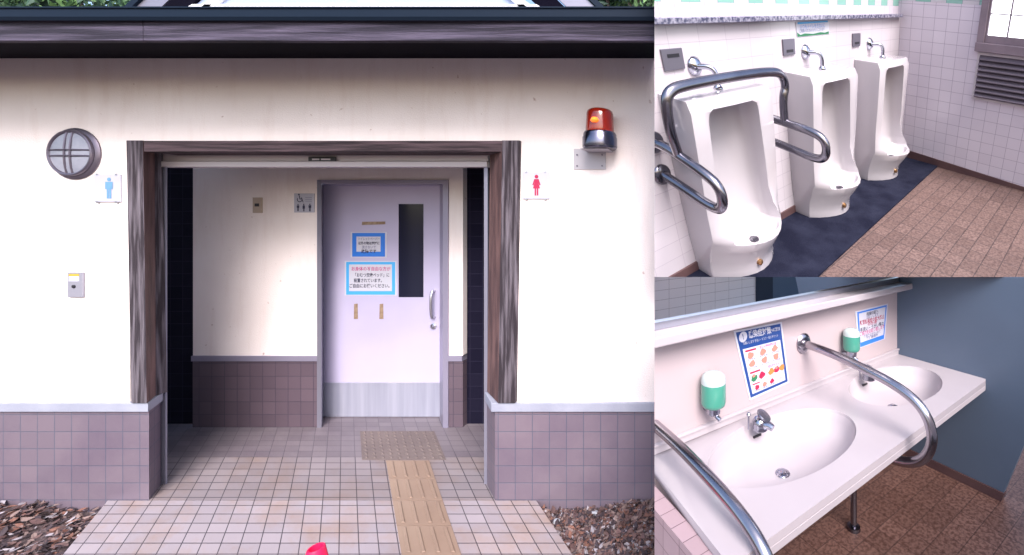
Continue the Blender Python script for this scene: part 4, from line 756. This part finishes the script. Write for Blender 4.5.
# posters
def quad(pts):
    A, B_, C_, D = [Vector(p) for p in pts]   # top-left, top-right, bottom-right, bottom-left in (x, z)
    def f(s_, t_): q_ = (A * (1 - s_) + B_ * s_) * (1 - t_) + (D * (1 - s_) + C_ * s_) * t_; return (q_.x, q_.y)
    return f
def rect(parent, f, s0, s1, t0, t1, y0, y1, name, m_): 
    m = MB(); m.prism([f(s0, t0), f(s1, t0), f(s1, t1), f(s0, t1)], 1, y0, y1); return m.build(name, m_, parent, **K3)
f = quad([(-1.508, 1.117), (-1.178, 1.107), (-1.120, 0.772), (-1.405, 0.757)])
po = thing('hygiene_poster', 'deep blue hygiene poster with rows of small pictures, above the left basin', 'poster', (-1.3, 0, 0.76), F3)
rect(po, f, 0, 1, 0, 1, 0.001, 0.003, 'laminate', PAPER); rect(po, f, 0.035, 0.965, 0.025, 0.97, 0.003, 0.0034, 'blue_field', BLUED); rect(po, f, 0.09, 0.91, 0.275, 0.93, 0.0034, 0.0038, 'white_field', PAPER)
def dirn(f, s_, t_):
    a, b = Vector(f(s_ - 0.05, t_)), Vector(f(s_ + 0.05, t_)); c, d = Vector(f(s_, t_ + 0.05)), Vector(f(s_, t_ - 0.05)); u_, w_ = (b - a).normalized(), (d - c).normalized(); return (u_.x, 0, u_.y), (w_.x, 0, w_.y)
def ptext(parent, f, s_, t_, body, size, width, m_, bold=0.0006, y=0.0042):
    ux, uz = dirn(f, s_, t_); q_ = f(s_, t_); return text(body, size, (q_[0], y, q_[1]), ux, uz, 'lettering', m_, parent, F3, width=width, bold=bold)
ptext(po, f, 0.50, 0.10, '感染症対策', 0.042, 0.155, PAPER, 0.001); ptext(po, f, 0.84, 0.10, 'へのご協力を', 0.022, 0.065, PAPER); ptext(po, f, 0.5, 0.20, 'お願いします 手洗い・マスク・咳エチケット', 0.018, 0.24, PAPER, 0)
q_ = f(0.15, 0.105); m = MB(); m.lathe((q_[0], 0.0034, q_[1]), [(0.026, 0), (0.026, 0.0006)], 'y', n=24); m.build('white_disc', PAPER, po, **K3); ptext(po, f, 0.15, 0.105, '!', 0.04, 0.006, BLUED, 0.001, y=0.0044)
def blob(parent, f, s_, t_, r, m_, k=0):
    q_ = f(s_, t_); n = 10; m = MB(); m.prism([(q_[0] + r * 1.25 * math.cos(2 * math.pi * j / n) * (1 + 0.2 * math.sin(j * 2.3 + k)), q_[1] + r * math.sin(2 * math.pi * j / n) * (1 + 0.2 * math.cos(j * 1.7 + k))) for j in range(n)], 1, 0.0038, 0.0042 + 0.0001 * (k % 3)); m.build('picture', m_, parent, **K3)
rect(po, f, 0.13, 0.36, 0.30, 0.325, 0.0038, 0.0042, 'heading_bar', REDP); ptext(po, f, 0.62, 0.312, '正しい手の洗い方', 0.014, 0.12, PINKP)
for r_i in range(2):
    for c_i in range(3):
        blob(po, f, 0.22 + c_i * 0.27, 0.385 + r_i * 0.125, 0.017, SKIN, r_i * 3 + c_i); ptext(po, f, 0.22 + c_i * 0.27, 0.445 + r_i * 0.125, '洗う手順', 0.010, 0.055, BLUED, 0)
rect(po, f, 0.13, 0.36, 0.62, 0.645, 0.0038, 0.0042, 'heading_bar', REDP); ptext(po, f, 0.68, 0.632, '咳エチケット', 0.014, 0.08, PINKP)
for k, (s_, mm) in enumerate(((0.20, GREENP), (0.38, REDP), (0.60, ORANGEP), (0.73, REDP), (0.86, ORANGEP))): blob(po, f, s_, 0.715, 0.017, mm, k)
for k, s_ in enumerate((0.20, 0.38, 0.60, 0.73, 0.86)): blob(po, f, s_, 0.685, 0.008, SKIN, k + 2)
rect(po, f, 0.13, 0.30, 0.795, 0.812, 0.0038, 0.0042, 'heading_bar', REDP)
for k, s_ in enumerate((0.22, 0.40, 0.58)): blob(po, f, s_, 0.86, 0.012, SKIN if k % 2 else REDP, k); ptext(po, f, s_, 0.905, '換気', 0.010, 0.035, BLUED, 0)
ptext(po, f, 0.76, 0.87, '厚生労働省', 0.012, 0.045, INKG, 0)
f = quad([(-0.512, 1.062), (-0.125, 1.060), (-0.165, 0.824), (-0.480, 0.822)])
p2 = thing('wash_notice', 'white notice with blue border and red writing beside the far soap dispenser', 'notice', (-0.32, 0, 0.82), F3)
rect(p2, f, 0, 1, 0, 1, 0.001, 0.003, 'laminate', PAPER); rect(p2, f, 0.05, 0.96, 0.03, 0.98, 0.003, 0.0034, 'border', BLUEP); rect(p2, f, 0.09, 0.92, 0.075, 0.86, 0.0034, 0.0038, 'white_field', PAPER)
for t_, s_, hh, wd, mm in ((0.15, '利用者の皆様へ', 0.026, 0.14, INK), (0.235, 'お願いします', 0.026, 0.14, INKG), (0.345, '新型感染症の拡大防止', 0.032, 0.29, REDP), (0.435, 'のため', 0.024, 0.11, REDP), (0.54, '手洗い・うがい等の', 0.030, 0.28, INK), (0.635, 'ご協力をお願い致します', 0.030, 0.29, PINKP), (0.735, '使用後は水を止めて', 0.022, 0.20, INKG), (0.81, '管理事務所', 0.020, 0.14, INKG)):
    ptext(p2, f, 0.5, t_, s_, hh, wd, mm)
# grab bars at the counter
def bar(x, pts, lab, fl_=True):
    t = thing('counter_grab_bar', lab, 'grab bar', (x, 0, 0.9), F3, 'steel grab bars at the basins')
    m = MB(); m.tube([(x, y, z) for y, z in pts], 0.0215, n=20, smooth=3); m.build('tube', STEELM, t, smooth=True, **K3)
    if fl_:
        m = MB(); m.lathe((x, 0.0005, 0.961), [(0.055, 0), (0.055, 0.006), (0.045, 0.016), (0.028, 0.02)], 'y', n=32); m.build('wall_flange', STEELM, t, smooth=True, **K3)
loop = [(0.004, 0.961), (0.20, 0.955), (0.42, 0.928), (0.56, 0.900), (0.65, 0.855), (0.695, 0.775), (0.69, 0.69), (0.645, 0.615), (0.56, 0.572), (0.40, 0.555), (0.20, 0.55), (0.004, 0.55)]
bar(-1.005, loop, 'curved steel grab bar between the two basins')
bar(-1.93, [(y, z - 0.155 + 0.02 * y) for y, z in loop], 'curved steel grab bar at the left end of the counter, cut by the picture edge', fl_=False)
for o in SC.objects:
    if '_b' in o: del o['_b']
for m_ in [x for x in bpy.data.materials if x.users == 0]: bpy.data.materials.remove(m_)
